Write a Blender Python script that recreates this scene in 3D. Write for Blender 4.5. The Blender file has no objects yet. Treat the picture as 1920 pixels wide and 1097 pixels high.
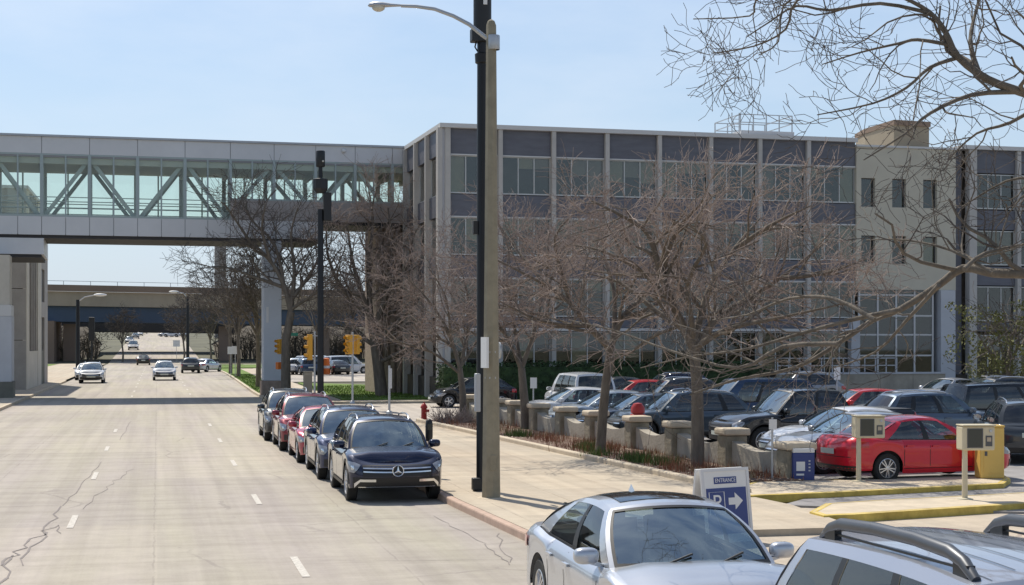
import bpy, math, random
from mathutils import Vector, Matrix
R = math.radians
sin, cos, pi = math.sin, math.cos, math.pi
SC = bpy.context.scene
COL = SC.collection

# ------------------------------------------------------------------ camera, sky, sun
F, HC, HY, VX = 2900.0, 3.16, 642.0, 295.0       # focal length (px), eye height, horizon row, road vanishing point
TH = math.atan((960 - VX) / F)
cam = bpy.data.cameras.new("camera")
cam.sensor_width = 36.0
cam.lens = 36.0 * F / 1920.0
cam.shift_y = (HY - 548.5) / 1920.0
cam.clip_end = 6000
cam.clip_start = 0.1
co = bpy.data.objects.new("camera", cam)
co.location = (0, 0, HC)
co.rotation_euler = (R(90), 0, -TH)
COL.objects.link(co)
SC.camera = co

SUN_EL, SUN_AZ = R(55), R(-18)                   # azimuth from +Y towards +X
sd = Vector((sin(SUN_AZ) * cos(SUN_EL), cos(SUN_AZ) * cos(SUN_EL), sin(SUN_EL)))
W = bpy.data.worlds.new("World")
SC.world = W
W.use_nodes = True
nt = W.node_tree
bg = nt.nodes["Background"]
sky = nt.nodes.new("ShaderNodeTexSky")
sky.sky_type = 'NISHITA'
sky.sun_disc = False
sky.sun_elevation = SUN_EL
sky.sun_rotation = SUN_AZ
sky.air_density = 1.0
sky.dust_density = 0.6
sky.ozone_density = 1.5
tcw = nt.nodes.new("ShaderNodeTexCoord")
mpw = nt.nodes.new("ShaderNodeMapping")
mpw.inputs['Scale'].default_value = (2.2, 2.2, 7.0)
nzw = nt.nodes.new("ShaderNodeTexNoise")
nzw.inputs['Scale'].default_value = 2.2
nzw.inputs['Detail'].default_value = 7
nzw.inputs['Roughness'].default_value = 0.55
rpw = nt.nodes.new("ShaderNodeValToRGB")
rpw.color_ramp.elements[0].position = 0.43
rpw.color_ramp.elements[1].position = 0.72
rpw.color_ramp.elements[1].color = (0.36, 0.36, 0.36, 1)
mxw = nt.nodes.new("ShaderNodeMixRGB")
mxw.inputs[2].default_value = (7.6, 8.1, 8.8, 1)   # thin bright cloud
nt.links.new(tcw.outputs['Generated'], mpw.inputs[0])
nt.links.new(mpw.outputs[0], nzw.inputs[0])
nt.links.new(nzw.outputs[0], rpw.inputs[0])
nt.links.new(rpw.outputs[0], mxw.inputs[0])
nt.links.new(sky.outputs[0], mxw.inputs[1])
spw = nt.nodes.new("ShaderNodeSeparateXYZ")
nt.links.new(tcw.outputs['Generated'], spw.inputs[0])
hzw = nt.nodes.new("ShaderNodeValToRGB")          # pale moist air low over the horizon
hzw.color_ramp.elements[0].position = 0.0
hzw.color_ramp.elements[0].color = (.78, .78, .78, 1)
hzw.color_ramp.elements[1].position = 0.30
hzw.color_ramp.elements[1].color = (.04, .04, .04, 1)
nt.links.new(spw.outputs[2], hzw.inputs[0])
mhw = nt.nodes.new("ShaderNodeMixRGB")
mhw.inputs[2].default_value = (4.0, 4.9, 6.2, 1)
nt.links.new(hzw.outputs[0], mhw.inputs[0])
nt.links.new(mxw.outputs[0], mhw.inputs[1])
nt.links.new(mhw.outputs[0], bg.inputs[0])
bg.inputs[1].default_value = 0.105

sl = bpy.data.lights.new("sun", 'SUN')
sl.energy = 4.0
sl.angle = R(0.5)
sl.color = (1.0, 0.94, 0.83)
so = bpy.data.objects.new("sun", sl)
so.rotation_euler = (-sd).to_track_quat('-Z', 'Y').to_euler()
so.location = (0, 0, 60)
COL.objects.link(so)
SC.view_settings.view_transform = 'Standard'
SC.view_settings.look = 'None'
SC.view_settings.exposure = 0.3
SC.view_settings.gamma = 1.0
SC.cycles.max_bounces = 6
SC.cycles.transparent_max_bounces = 16
SC.cycles.use_denoising = True

# ------------------------------------------------------------------ placing helpers
def XY(px, d):
    xr = d * (px - 960) / F
    return (d * sin(TH) + xr * cos(TH), d * cos(TH) - xr * sin(TH))
def P(px, py, d):
    x, y = XY(px, d)
    return Vector((x, y, HC + d * (HY - py) / F))
def G(px, py, z=0.0):
    d = (HC - z) * F / (py - HY)
    x, y = XY(px, d)
    return (x, y, z)
def gz(y):                                        # the street climbs beyond the freeway
    return 0.0 if y < 235 else min((y - 235) * 0.0232, 9.5)
def lerp(a, b, t): return a + (b - a) * t

# ------------------------------------------------------------------ materials
def srgb(r, g, b):
    f = lambda c: (c / 12.92) if c <= 0.04045 else ((c + 0.055) / 1.055) ** 2.4
    return (f(r / 255), f(g / 255), f(b / 255))
MATS = {}
def mat(name, col, rough=0.6, metal=0.0, var=0.0, vscale=3.0, bump=0.0, bscale=40.0, coat=0.0, spec=0.5, streak=None, col2=None, flake=0.0):
    if name in MATS: return MATS[name]
    m = bpy.data.materials.new(name)
    m.use_nodes = True
    t = m.node_tree
    b = t.nodes["Principled BSDF"]
    b.inputs['Base Color'].default_value = (*col, 1)
    b.inputs['Roughness'].default_value = rough
    b.inputs['Metallic'].default_value = metal
    b.inputs['Specular IOR Level'].default_value = spec
    if coat:
        b.inputs['Coat Weight'].default_value = coat
        b.inputs['Coat Roughness'].default_value = 0.04
    if var or bump:
        tc = t.nodes.new("ShaderNodeTexCoord")
        mp = t.nodes.new("ShaderNodeMapping")
        if streak: mp.inputs['Scale'].default_value = streak
        t.links.new(tc.outputs['Object'], mp.inputs[0])
    if var:
        n = t.nodes.new("ShaderNodeTexNoise")
        n.inputs['Scale'].default_value = vscale
        n.inputs['Detail'].default_value = 8
        n.inputs['Roughness'].default_value = 0.65
        t.links.new(mp.outputs[0], n.inputs[0])
        rp = t.nodes.new("ShaderNodeValToRGB")
        c2 = col2 if col2 else tuple(min(1, c * (1 + var)) for c in col)
        c1 = tuple(c * (1 - var) for c in col)
        rp.color_ramp.elements[0].position = 0.3
        rp.color_ramp.elements[1].position = 0.7
        rp.color_ramp.elements[0].color = (*c1, 1)
        rp.color_ramp.elements[1].color = (*c2, 1)
        t.links.new(n.outputs[0], rp.inputs[0])
        t.links.new(rp.outputs[0], b.inputs['Base Color'])
    if bump:
        n2 = t.nodes.new("ShaderNodeTexNoise")
        n2.inputs['Scale'].default_value = bscale
        n2.inputs['Detail'].default_value = 4
        t.links.new(mp.outputs[0], n2.inputs[0])
        bp = t.nodes.new("ShaderNodeBump")
        bp.inputs['Strength'].default_value = bump
        bp.inputs['Distance'].default_value = 0.02
        t.links.new(n2.outputs[0], bp.inputs['Height'])
        t.links.new(bp.outputs[0], b.inputs['Normal'])
    MATS[name] = m
    return m
def paint(name, col, metal=0.35, rough=0.32):
    return mat("paint_" + name, col, rough, metal, coat=1.0, spec=0.2)
def glass(name, tint, refl=1.5, gl=(1, 1, 1), extra=0.0):
    if name in MATS: return MATS[name]
    m = bpy.data.materials.new(name)
    m.use_nodes = True
    t = m.node_tree
    for n in list(t.nodes):
        if n.type == 'BSDF_PRINCIPLED': t.nodes.remove(n)
    out = [n for n in t.nodes if n.type == 'OUTPUT_MATERIAL'][0]
    tr = t.nodes.new("ShaderNodeBsdfTransparent")
    tr.inputs[0].default_value = (*tint, 1)
    g = t.nodes.new("ShaderNodeBsdfGlossy")
    g.inputs['Roughness'].default_value = 0.02
    g.inputs['Color'].default_value = (*gl, 1)
    ge = t.nodes.new("ShaderNodeNewGeometry")
    dt = t.nodes.new("ShaderNodeVectorMath"); dt.operation = 'DOT_PRODUCT'
    t.links.new(ge.outputs['Normal'], dt.inputs[0]); t.links.new(ge.outputs['Incoming'], dt.inputs[1])
    def mth(op, a, bb):
        x = t.nodes.new("ShaderNodeMath"); x.operation = op
        for i, v in ((0, a), (1, bb)):
            if v is None: continue
            if hasattr(v, 'is_linked'): t.links.new(v, x.inputs[i])
            else: x.inputs[i].default_value = v
        return x.outputs[0]
    f0 = ((refl - 1) / (refl + 1)) ** 2 + extra          # Schlick, the same from both sides of a thin pane
    om = mth('SUBTRACT', 1.0, mth('ABSOLUTE', dt.outputs['Value'], None))
    fac = mth('ADD', mth('MULTIPLY', mth('POWER', om, 5.0), 1 - f0), f0)
    mx = t.nodes.new("ShaderNodeMixShader")
    t.links.new(fac, mx.inputs[0])
    t.links.new(tr.outputs[0], mx.inputs[1])
    t.links.new(g.outputs[0], mx.inputs[2])
    t.links.new(mx.outputs[0], out.inputs[0])
    MATS[name] = m
    return m

def paving(name, base, patch, joint, jx, jy, crack=0.6, cw=0.012, jw=0.03, cscale=0.32, fine=0.06):
    """concrete or asphalt sheet: slab tone, patches, expansion joints and wandering cracks, in world metres"""
    m = bpy.data.materials.new(name); m.use_nodes = True
    t = m.node_tree; b = t.nodes["Principled BSDF"]; N = t.nodes.new; Lk = t.links.new
    b.inputs['Roughness'].default_value = 0.85
    b.inputs['Specular IOR Level'].default_value = 0.25
    tc = N("ShaderNodeTexCoord"); sep = N("ShaderNodeSeparateXYZ"); Lk(tc.outputs['Object'], sep.inputs[0])
    def mix(fac, a, bb, blend='MIX'):
        x = N("ShaderNodeMixRGB"); x.blend_type = blend
        for i, v in ((0, fac), (1, a), (2, bb)):
            if hasattr(v, 'is_linked'): Lk(v, x.inputs[i])
            elif i == 0: x.inputs[0].default_value = v
            else: x.inputs[i].default_value = (*v, 1)
        return x.outputs[0]
    def math_(op, a, bb=None, clamp=False):
        x = N("ShaderNodeMath"); x.operation = op; x.use_clamp = clamp
        for i, v in ((0, a), (1, bb)):
            if v is None: continue
            if hasattr(v, 'is_linked'): Lk(v, x.inputs[i])
            else: x.inputs[i].default_value = v
        return x.outputs[0]
    def noise(scale, detail=6, vec=None, rough=0.6):
        n = N("ShaderNodeTexNoise"); n.inputs['Scale'].default_value = scale; n.inputs['Detail'].default_value = detail
        n.inputs['Roughness'].default_value = rough
        Lk(vec if vec else tc.outputs['Object'], n.inputs[0]); return n
    def ramp(v, p0, p1, c0=(0, 0, 0), c1=(1, 1, 1)):
        r = N("ShaderNodeValToRGB"); r.color_ramp.elements[0].position = p0; r.color_ramp.elements[1].position = p1
        r.color_ramp.elements[0].color = (*c0, 1); r.color_ramp.elements[1].color = (*c1, 1); Lk(v, r.inputs[0]); return r.outputs[0]
    # lengthwise stretched stains
    mp = N("ShaderNodeMapping"); mp.inputs['Scale'].default_value = (1.0, 0.10, 1.0); Lk(tc.outputs['Object'], mp.inputs[0])
    big = ramp(noise(0.55, 5, mp.outputs[0]).outputs[0], 0.36, 0.66)
    c = mix(big, base, patch)
    # slab-to-slab tone
    fx = math_('FLOOR', math_('DIVIDE', sep.outputs[0], jx)); fy = math_('FLOOR', math_('DIVIDE', sep.outputs[1], jy))
    cmb = N("ShaderNodeCombineXYZ"); Lk(fx, cmb.inputs[0]); Lk(fy, cmb.inputs[1])
    wn = N("ShaderNodeTexWhiteNoise"); wn.noise_dimensions = '3D'; Lk(cmb.outputs[0], wn.inputs[0])
    c = mix(1.0, c, ramp(wn.outputs[0], 0, 1, (0.9, 0.9, 0.91), (1.04, 1.035, 1.02)), 'MULTIPLY')
    c = mix(1.0, c, ramp(noise(26, 5).outputs[0], 0.25, 0.75, (1 - fine,) * 3, (1 + fine,) * 3), 'MULTIPLY')
    c = mix(1.0, c, ramp(noise(3.1, 6).outputs[0], 0.3, 0.7, (0.93,) * 3, (1.04,) * 3), 'MULTIPLY')
    mp2 = N("ShaderNodeMapping"); mp2.inputs['Scale'].default_value = (2.6, 0.05, 1.0); Lk(tc.outputs['Object'], mp2.inputs[0])
    c = mix(1.0, c, ramp(noise(0.8, 5, mp2.outputs[0]).outputs[0], 0.34, 0.6, (0.87, 0.865, 0.86), (1.03, 1.03, 1.02)), 'MULTIPLY')   # oil and tyre polish along the lanes
    mp3 = N("ShaderNodeMapping"); mp3.inputs['Scale'].default_value = (0.10, 1.6, 1.0); Lk(tc.outputs['Object'], mp3.inputs[0])
    c = mix(1.0, c, ramp(noise(0.9, 5, mp3.outputs[0]).outputs[0], 0.36, 0.56, (0.90, 0.895, 0.89), (1.02, 1.02, 1.02)), 'MULTIPLY')  # crosswise seams and stains
    spots = ramp(noise(7.0, 3).outputs[0], 0.66, 0.72)
    c = mix(math_('MULTIPLY', spots, 0.28), c, joint)
    # joints, wobbled a little
    wob = noise(1.4, 3).outputs[0]
    def joint_mask(axis, step):
        v = math_('ADD', sep.outputs[axis], math_('MULTIPLY', wob, 0.10))
        fr = math_('FRACT', math_('DIVIDE', v, step))
        dd = math_('MULTIPLY', math_('MINIMUM', fr, math_('SUBTRACT', 1.0, fr)), step)
        return math_('LESS_THAN', dd, jw * 0.5)
    jm = math_('MAXIMUM', joint_mask(0, jx), joint_mask(1, jy))
    broken = ramp(noise(0.9, 3).outputs[0], 0.4, 0.56)
    jm = math_('MULTIPLY', jm, math_('ADD', math_('MULTIPLY', broken, 0.75), 0.2))
    # cracks: distorted voronoi edges, only where a big mask lets them through
    nd = noise(1.7, 5); dm = N("ShaderNodeMixRGB"); dm.inputs[0].default_value = 0.22
    Lk(tc.outputs['Object'], dm.inputs[1]); Lk(nd.outputs['Color'], dm.inputs[2])
    vo = N("ShaderNodeTexVoronoi"); vo.feature = 'DISTANCE_TO_EDGE'; vo.inputs['Scale'].default_value = cscale; Lk(dm.outputs[0], vo.inputs[0])
    cm = math_('LESS_THAN', vo.outputs['Distance'], cw)
    cmask = ramp(noise(0.21, 4).outputs[0], 0.50, 0.57)
    cm = math_('MULTIPLY', cm, cmask)
    dark = math_('MULTIPLY', math_('MAXIMUM', jm, cm), crack)
    c = mix(dark, c, joint)
    Lk(c, b.inputs['Base Color'])
    bp = N("ShaderNodeBump"); bp.inputs['Strength'].default_value = 0.25; bp.inputs['Distance'].default_value = 0.01
    Lk(noise(60, 4).outputs[0], bp.inputs['Height']); Lk(bp.outputs[0], b.inputs['Normal'])
    MATS[name] = m
    return m

# ------------------------------------------------------------------ mesh building
class MB:
    def __init__(s): s.v = []; s.f = []
    def add(s, vs, fs):
        o = len(s.v); s.v.extend(tuple(v) for v in vs); s.f.extend(tuple(i + o for i in f) for f in fs); return s
    def box(s, c, d, rz=0.0, ry=0.0, rx=0.0):
        M = Matrix.Rotation(rz, 3, 'Z') @ Matrix.Rotation(ry, 3, 'Y') @ Matrix.Rotation(rx, 3, 'X')
        vs = []
        for k in range(8):
            q = Vector(((k & 1) - .5, ((k >> 1) & 1) - .5, (k >> 2) - .5))
            q = M @ Vector((q.x * d[0], q.y * d[1], q.z * d[2]))
            vs.append((q.x + c[0], q.y + c[1], q.z + c[2]))
        return s.add(vs, [(0, 2, 3, 1), (4, 5, 7, 6), (0, 1, 5, 4), (2, 6, 7, 3), (0, 4, 6, 2), (1, 3, 7, 5)])
    def bb(s, x0, x1, y0, y1, z0, z1):
        return s.box(((x0 + x1) / 2, (y0 + y1) / 2, (z0 + z1) / 2), (x1 - x0, y1 - y0, z1 - z0))
    def bar(s, a, b, w, h=None):
        a, b = Vector(a), Vector(b); h = h or w
        d = b - a; L = d.length; d.normalize()
        up = Vector((0, 0, 1)) if abs(d.z) < 0.95 else Vector((0, 1, 0))
        x = d.cross(up).normalized(); y = x.cross(d)
        vs = []
        for t in (a, b):
            for i, j in ((-1, -1), (1, -1), (1, 1), (-1, 1)): vs.append(t + x * (i * w / 2) + y * (j * h / 2))
        return s.add(vs, [(3, 2, 1, 0), (4, 5, 6, 7), (0, 1, 5, 4), (1, 2, 6, 5), (2, 3, 7, 6), (3, 0, 4, 7)])
    def tube(s, pts, rad, n=8, cap=True):
        pts = [Vector(p) for p in pts]; o = len(s.v); m = len(pts)
        if not hasattr(rad, '__len__'): rad = [rad] * m
        prev = None
        for i, p in enumerate(pts):
            d = (pts[min(i + 1, m - 1)] - pts[max(i - 1, 0)])
            if d.length < 1e-9: d = Vector((0, 0, 1))
            d.normalize()
            if prev is None:
                a = Vector((1, 0, 0)) if abs(d.x) < .8 else Vector((0, 1, 0))
                x = (a - d * a.dot(d)).normalized()
            else:
                x = prev - d * prev.dot(d)
                x = x.normalized() if x.length > 1e-6 else d.orthogonal().normalized()
            prev = x; y = d.cross(x)
            for k in range(n):
                a = 2 * pi * k / n; q = p + (x * cos(a) + y * sin(a)) * rad[i]
                s.v.append((q.x, q.y, q.z))
        for i in range(m - 1):
            for k in range(n):
                k2 = (k + 1) % n
                s.f.append((o + i * n + k, o + i * n + k2, o + (i + 1) * n + k2, o + (i + 1) * n + k))
        if cap and n > 2:
            s.f.append(tuple(o + k for k in reversed(range(n)))); s.f.append(tuple(o + (m - 1) * n + k for k in range(n)))
        return s
    def lathe(s, prof, n=24, c=(0, 0, 0), axis='z', cap=False):
        o = len(s.v); m = len(prof)
        for r, h in prof:
            for k in range(n):
                a = 2 * pi * k / n
                if axis == 'z': q = (c[0] + r * cos(a), c[1] + r * sin(a), c[2] + h)
                elif axis == 'y': q = (c[0] + r * cos(a), c[1] + h, c[2] + r * sin(a))
                else: q = (c[0] + h, c[1] + r * cos(a), c[2] + r * sin(a))
                s.v.append(q)
        for i in range(m - 1):
            for k in range(n):
                k2 = (k + 1) % n
                s.f.append((o + i * n + k, o + i * n + k2, o + (i + 1) * n + k2, o + (i + 1) * n + k))
        if cap:
            s.f.append(tuple(o + k for k in reversed(range(n)))); s.f.append(tuple(o + (m - 1) * n + k for k in range(n)))
        return s
    def prism(s, poly, z0, z1):
        n = len(poly)
        vs = [(p[0], p[1], z0 if not hasattr(z0, '__call__') else z0(p)) for p in poly] + [(p[0], p[1], z1 if not hasattr(z1, '__call__') else z1(p)) for p in poly]
        return s.add(vs, [tuple(reversed(range(n))), tuple(range(n, 2 * n))] + [(i, (i + 1) % n, n + (i + 1) % n, n + i) for i in range(n)])
    def grid(s, fn, us, vs, keep=None, flip=False):
        o = len(s.v); nv = len(vs)
        for u in us:
            for v in vs: s.v.append(tuple(fn(u, v)))
        for i in range(len(us) - 1):
            for j in range(nv - 1):
                if keep and not keep((us[i] + us[i + 1]) / 2, (vs[j] + vs[j + 1]) / 2): continue
                q = (o + i * nv + j, o + (i + 1) * nv + j, o + (i + 1) * nv + j + 1, o + i * nv + j + 1)
                s.f.append(q[::-1] if flip else q)
        return s
    def ball(s, c, r, nu=12, nv=8):
        rx, ry, rz = r if hasattr(r, '__len__') else (r, r, r)
        return s.grid(lambda u, v: (c[0] + rx * cos(u) * sin(v), c[1] + ry * sin(u) * sin(v), c[2] + rz * cos(v)),
                      [2 * pi * i / nu for i in range(nu + 1)], [max(.02, min(pi - .02, pi * j / nv)) for j in range(nv + 1)])
    def mesh(s, name, smooth=False, ang=38):
        me = bpy.data.meshes.new(name)
        me.from_pydata(s.v, [], s.f)
        if smooth:
            me.polygons.foreach_set('use_smooth', [True] * len(me.polygons))
            me.set_sharp_from_angle(angle=R(ang))
        me.update()
        return me
    def build(s, name, m, parent=None, smooth=False, bevel=0.0, ang=38):
        me = s.mesh(name, smooth, ang)
        me.materials.append(MATS[m] if isinstance(m, str) else m)
        o = bpy.data.objects.new(name, me)
        COL.objects.link(o)
        if parent: o.parent = parent
        if bevel:
            b = o.modifiers.new("bevel", 'BEVEL'); b.width = bevel; b.segments = 2; b.limit_method = 'ANGLE'
        return o
def tag(o, label=None, cat=None, group=None, kind=None):
    if label: o['label'] = label
    if cat: o['category'] = cat
    if group: o['group'] = group
    if kind: o['kind'] = kind
    return o
def thing(name, label, cat, loc=(0, 0, 0), rz=0.0, group=None):
    o = bpy.data.objects.new(name, None)
    o.empty_display_size = 0.3
    o.location = loc; o.rotation_euler = (0, 0, rz)
    COL.objects.link(o)
    return tag(o, label, cat, group)
def structure(o): o['kind'] = 'structure'; return o
def put_text(body, size, m, parent, loc, rot, name="lettering", ext=0.002, sx=1.0):
    cu = bpy.data.curves.new(name, 'FONT'); cu.body = body; cu.size = size; cu.extrude = ext
    cu.align_x = 'CENTER'; cu.align_y = 'CENTER'
    tmp = bpy.data.objects.new("tmp", cu); COL.objects.link(tmp)
    dg = bpy.context.evaluated_depsgraph_get()
    me = bpy.data.meshes.new_from_object(tmp.evaluated_get(dg)); me.name = name
    bpy.data.objects.remove(tmp)
    me.materials.clear(); me.materials.append(MATS[m])
    o = bpy.data.objects.new(name, me); COL.objects.link(o)
    o.parent = parent; o.location = loc; o.rotation_euler = rot; o.scale = (sx, 1, 1)
    return o

# ------------------------------------------------------------------ the palette
paving("street_concrete", (0.42, 0.37, 0.33), (0.44, 0.40, 0.315), (0.20, 0.175, 0.16), 3.45, 9.2, 0.36, cw=0.008, jw=0.03)
paving("walk_concrete", (0.50, 0.415, 0.315), (0.53, 0.46, 0.36), (0.30, 0.235, 0.18), 1.55, 1.55, 0.6, cw=0.005, jw=0.03)
paving("apron_concrete", (0.50, 0.42, 0.325), (0.49, 0.425, 0.35), (0.28, 0.22, 0.19), 4.2, 3.4, 0.6, cw=0.008, jw=0.03)
paving("lot_asphalt", (0.27, 0.255, 0.26), (0.34, 0.325, 0.315), (0.10, 0.095, 0.10), 200, 200, 0.7, cw=0.012, jw=0.0, cscale=0.45)
paving("cross_asphalt", (0.46, 0.41, 0.36), (0.49, 0.44, 0.38), (0.2, 0.18, 0.16), 4.0, 6.0, 0.5, cw=0.008, jw=0.03)
mat("kerb_concrete", (0.55, 0.46, 0.34), 0.85, var=.16, vscale=2.2, bump=.3)
mat("red_kerb", (0.47, 0.33, 0.25), 0.85, var=.2, vscale=2.5)
mat("road_white", (0.54, 0.50, 0.44), 0.85, var=.30, vscale=16)
mat("yellow_kerb", (0.55, 0.38, 0.07), 0.7, var=.35, vscale=2.2, col2=(0.74, 0.55, 0.12))
mat("lawn", (0.13, 0.20, 0.03), 0.95, var=.45, vscale=1.3, bump=.6, bscale=30)
mat("far_ground", (0.11, 0.105, 0.065), 0.95, var=.4, vscale=.08)
mat("mulch", (0.155, 0.098, 0.07), 0.95, var=.45, vscale=5, bump=.9, bscale=25)
mat("steel_gray", (0.42, 0.43, 0.45), 0.45, 0.5, var=.08, vscale=1)
mat("panel_silver", (0.62, 0.605, 0.60), 0.42, 0.25, var=.05, vscale=.6)
mat("panel_seam", (0.28, 0.28, 0.29), 0.6)
mat("mullion_green", (0.36, 0.41, 0.40), 0.45, 0.35)
mat("truss_paint", (0.40, 0.44, 0.45), 0.5, 0.1)
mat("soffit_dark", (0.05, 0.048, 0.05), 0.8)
mat("skyway_ceiling", (0.42, 0.42, 0.38), 0.8)
mat("brown_panel", (0.40, 0.355, 0.325), 0.7, var=.12, vscale=.5)
mat("concrete_column", (0.50, 0.465, 0.42), 0.85, var=.10, vscale=.9)
mat("pale_concrete", (0.52, 0.52, 0.53), 0.8, var=.08, vscale=.7)
mat("blue_gray_pillar", (0.56, 0.59, 0.63), 0.7, var=.06, vscale=.8)
mat("cap_white", (0.62, 0.60, 0.57), 0.7)
mat("spandrel_slate", (0.130, 0.130, 0.148), 0.55, var=.16, vscale=.9, streak=(1, 1, 5))
mat("beige_render", (0.56, 0.505, 0.395), 0.85, var=.06, vscale=.7)
mat("tan_render", (0.30, 0.25, 0.18), 0.85, var=.08, vscale=.7)
mat("roof_gray", (0.22, 0.22, 0.22), 0.9)
mat("frame_aluminium", (0.55, 0.54, 0.51), 0.45, 0.3)
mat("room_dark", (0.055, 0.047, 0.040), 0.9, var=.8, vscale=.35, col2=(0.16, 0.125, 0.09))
mat("blind_beige", (0.78, 0.68, 0.45), 0.8, var=.08, vscale=2)
mat("blind_pale", (0.55, 0.46, 0.36), 0.8, var=.1, vscale=2)
mat("brick_brown", (0.34, 0.26, 0.21), 0.9, var=.25, vscale=4)
mat("left_concrete", (0.36, 0.33, 0.30), 0.85, var=.14, vscale=.7)
mat("pilaster_light", (0.56, 0.51, 0.43), 0.85, var=.1, vscale=.7)
mat("dark_base", (0.16, 0.155, 0.125), 0.85, var=.2, vscale=1.2)
mat("bridge_tan", (0.40, 0.325, 0.24), 0.85, var=.14, vscale=.25, streak=(1, 1, .3))
mat("bridge_brown", (0.24, 0.17, 0.125), 0.85, var=.12, vscale=.2)
mat("bridge_blue", (0.050, 0.078, 0.125), 0.55, var=.15, vscale=.2)
mat("bridge_shaded", (0.06, 0.055, 0.05), 0.9)  # underpass shade put into the colour of the second bridge's girders
mat("black_metal", (0.014, 0.015, 0.018), 0.42, 0.3)
mat("black_box", (0.016, 0.017, 0.018), 0.55)
mat("pole_concrete", (0.27, 0.235, 0.165), 0.85, var=.16, vscale=4, bump=.3, bscale=60)
mat("galvanised", (0.45, 0.46, 0.47), 0.4, 0.6, var=.1, vscale=4)
mat("lamp_lens", (0.55, 0.52, 0.44), 0.2)
mat("sign_white", (0.72, 0.71, 0.69), 0.45)
mat("sign_blue", (0.030, 0.050, 0.19), 0.4)
mat("sign_green", (0.02, 0.22, 0.13), 0.4)
mat("signal_yellow", (0.66, 0.33, 0.03), 0.5)
mat("signal_orange", (0.75, 0.19, 0.03), 0.5)
mat("hydrant_red", (0.42, 0.03, 0.025), 0.4)
mat("wall_concrete", (0.38, 0.335, 0.265), 0.9, var=.2, vscale=1.6, bump=.5, bscale=18)
mat("post_concrete", (0.28, 0.24, 0.17), 0.9, var=.38, vscale=2.2, bump=.7, bscale=14)
mat("bark", (0.15, 0.125, 0.098), 0.95, var=.35, vscale=7, bump=1.0, bscale=22, streak=(1, 1, .25))
mat("bark_gray", (0.13, 0.115, 0.095), 0.95, var=.3, vscale=6, bump=.9, bscale=22)
mat("twig_brown", (0.33, 0.26, 0.22), 0.85, var=.35, vscale=.9)
mat("twig_dark", (0.10, 0.082, 0.07), 0.9, var=.3, vscale=.9)
mat("twig_red", (0.29, 0.225, 0.19), 0.85, var=.35, vscale=.9)
mat("hedge_green", (0.035, 0.065, 0.018), 0.8, var=.6, vscale=2.5)
mat("leaf_olive", (0.13, 0.13, 0.035), 0.8, var=.5, vscale=1.5)
mat("dry_grass", (0.25, 0.105, 0.055), 0.9, var=.4, vscale=1.2)
mat("fresh_grass", (0.09, 0.14, 0.03), 0.9, var=.4, vscale=1.5)
mat("fence_green", (0.06, 0.085, 0.085), 0.7)
mat("cabinet_beige", (0.58, 0.51, 0.36), 0.55, var=.06, vscale=3)
mat("cabinet_tan", (0.46, 0.38, 0.28), 0.7, var=.12, vscale=3)
mat("cabinet_yellow", (0.72, 0.47, 0.12), 0.45, var=.05, vscale=3)
mat("screen_dark", (0.045, 0.048, 0.04), 0.25)
mat("rubber", (0.018, 0.018, 0.018), 0.85)
mat("trim_black", (0.012, 0.012, 0.013), 0.45)
mat("cabin_dark", (0.03, 0.03, 0.032), 0.8)
mat("seat_cloth", (0.06, 0.06, 0.062), 0.85)
mat("chrome", (0.72, 0.73, 0.75), 0.15, 0.9)
mat("rim_silver", (0.62, 0.62, 0.63), 0.3, 0.8)
mat("rim_dark", (0.10, 0.10, 0.105), 0.4, 0.5)
mat("lamp_clear", (0.30, 0.315, 0.345), 0.1, 0.3, coat=1)
mat("lamp_red", (0.42, 0.012, 0.02), 0.15, coat=1)
mat("plate", (0.6, 0.62, 0.55), 0.5)
mat("barrel_orange", (0.75, 0.16, 0.02), 0.55)
mat("bin_black", (0.015, 0.015, 0.016), 0.5)
glass("skyway_glass", (0.945, 0.975, 0.94), 1.45)
glass("window_glass", (0.64, 0.66, 0.64), 1.55, extra=.02)
glass("car_glass", (0.50, 0.58, 0.57), 1.6, extra=0.05)
glass("windshield_glass", (0.62, 0.72, 0.72), 1.75, extra=0.27, gl=(.84, .97, 1.0))
glass("tint_glass", (0.20, 0.22, 0.22), 1.6, extra=0.04)

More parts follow.
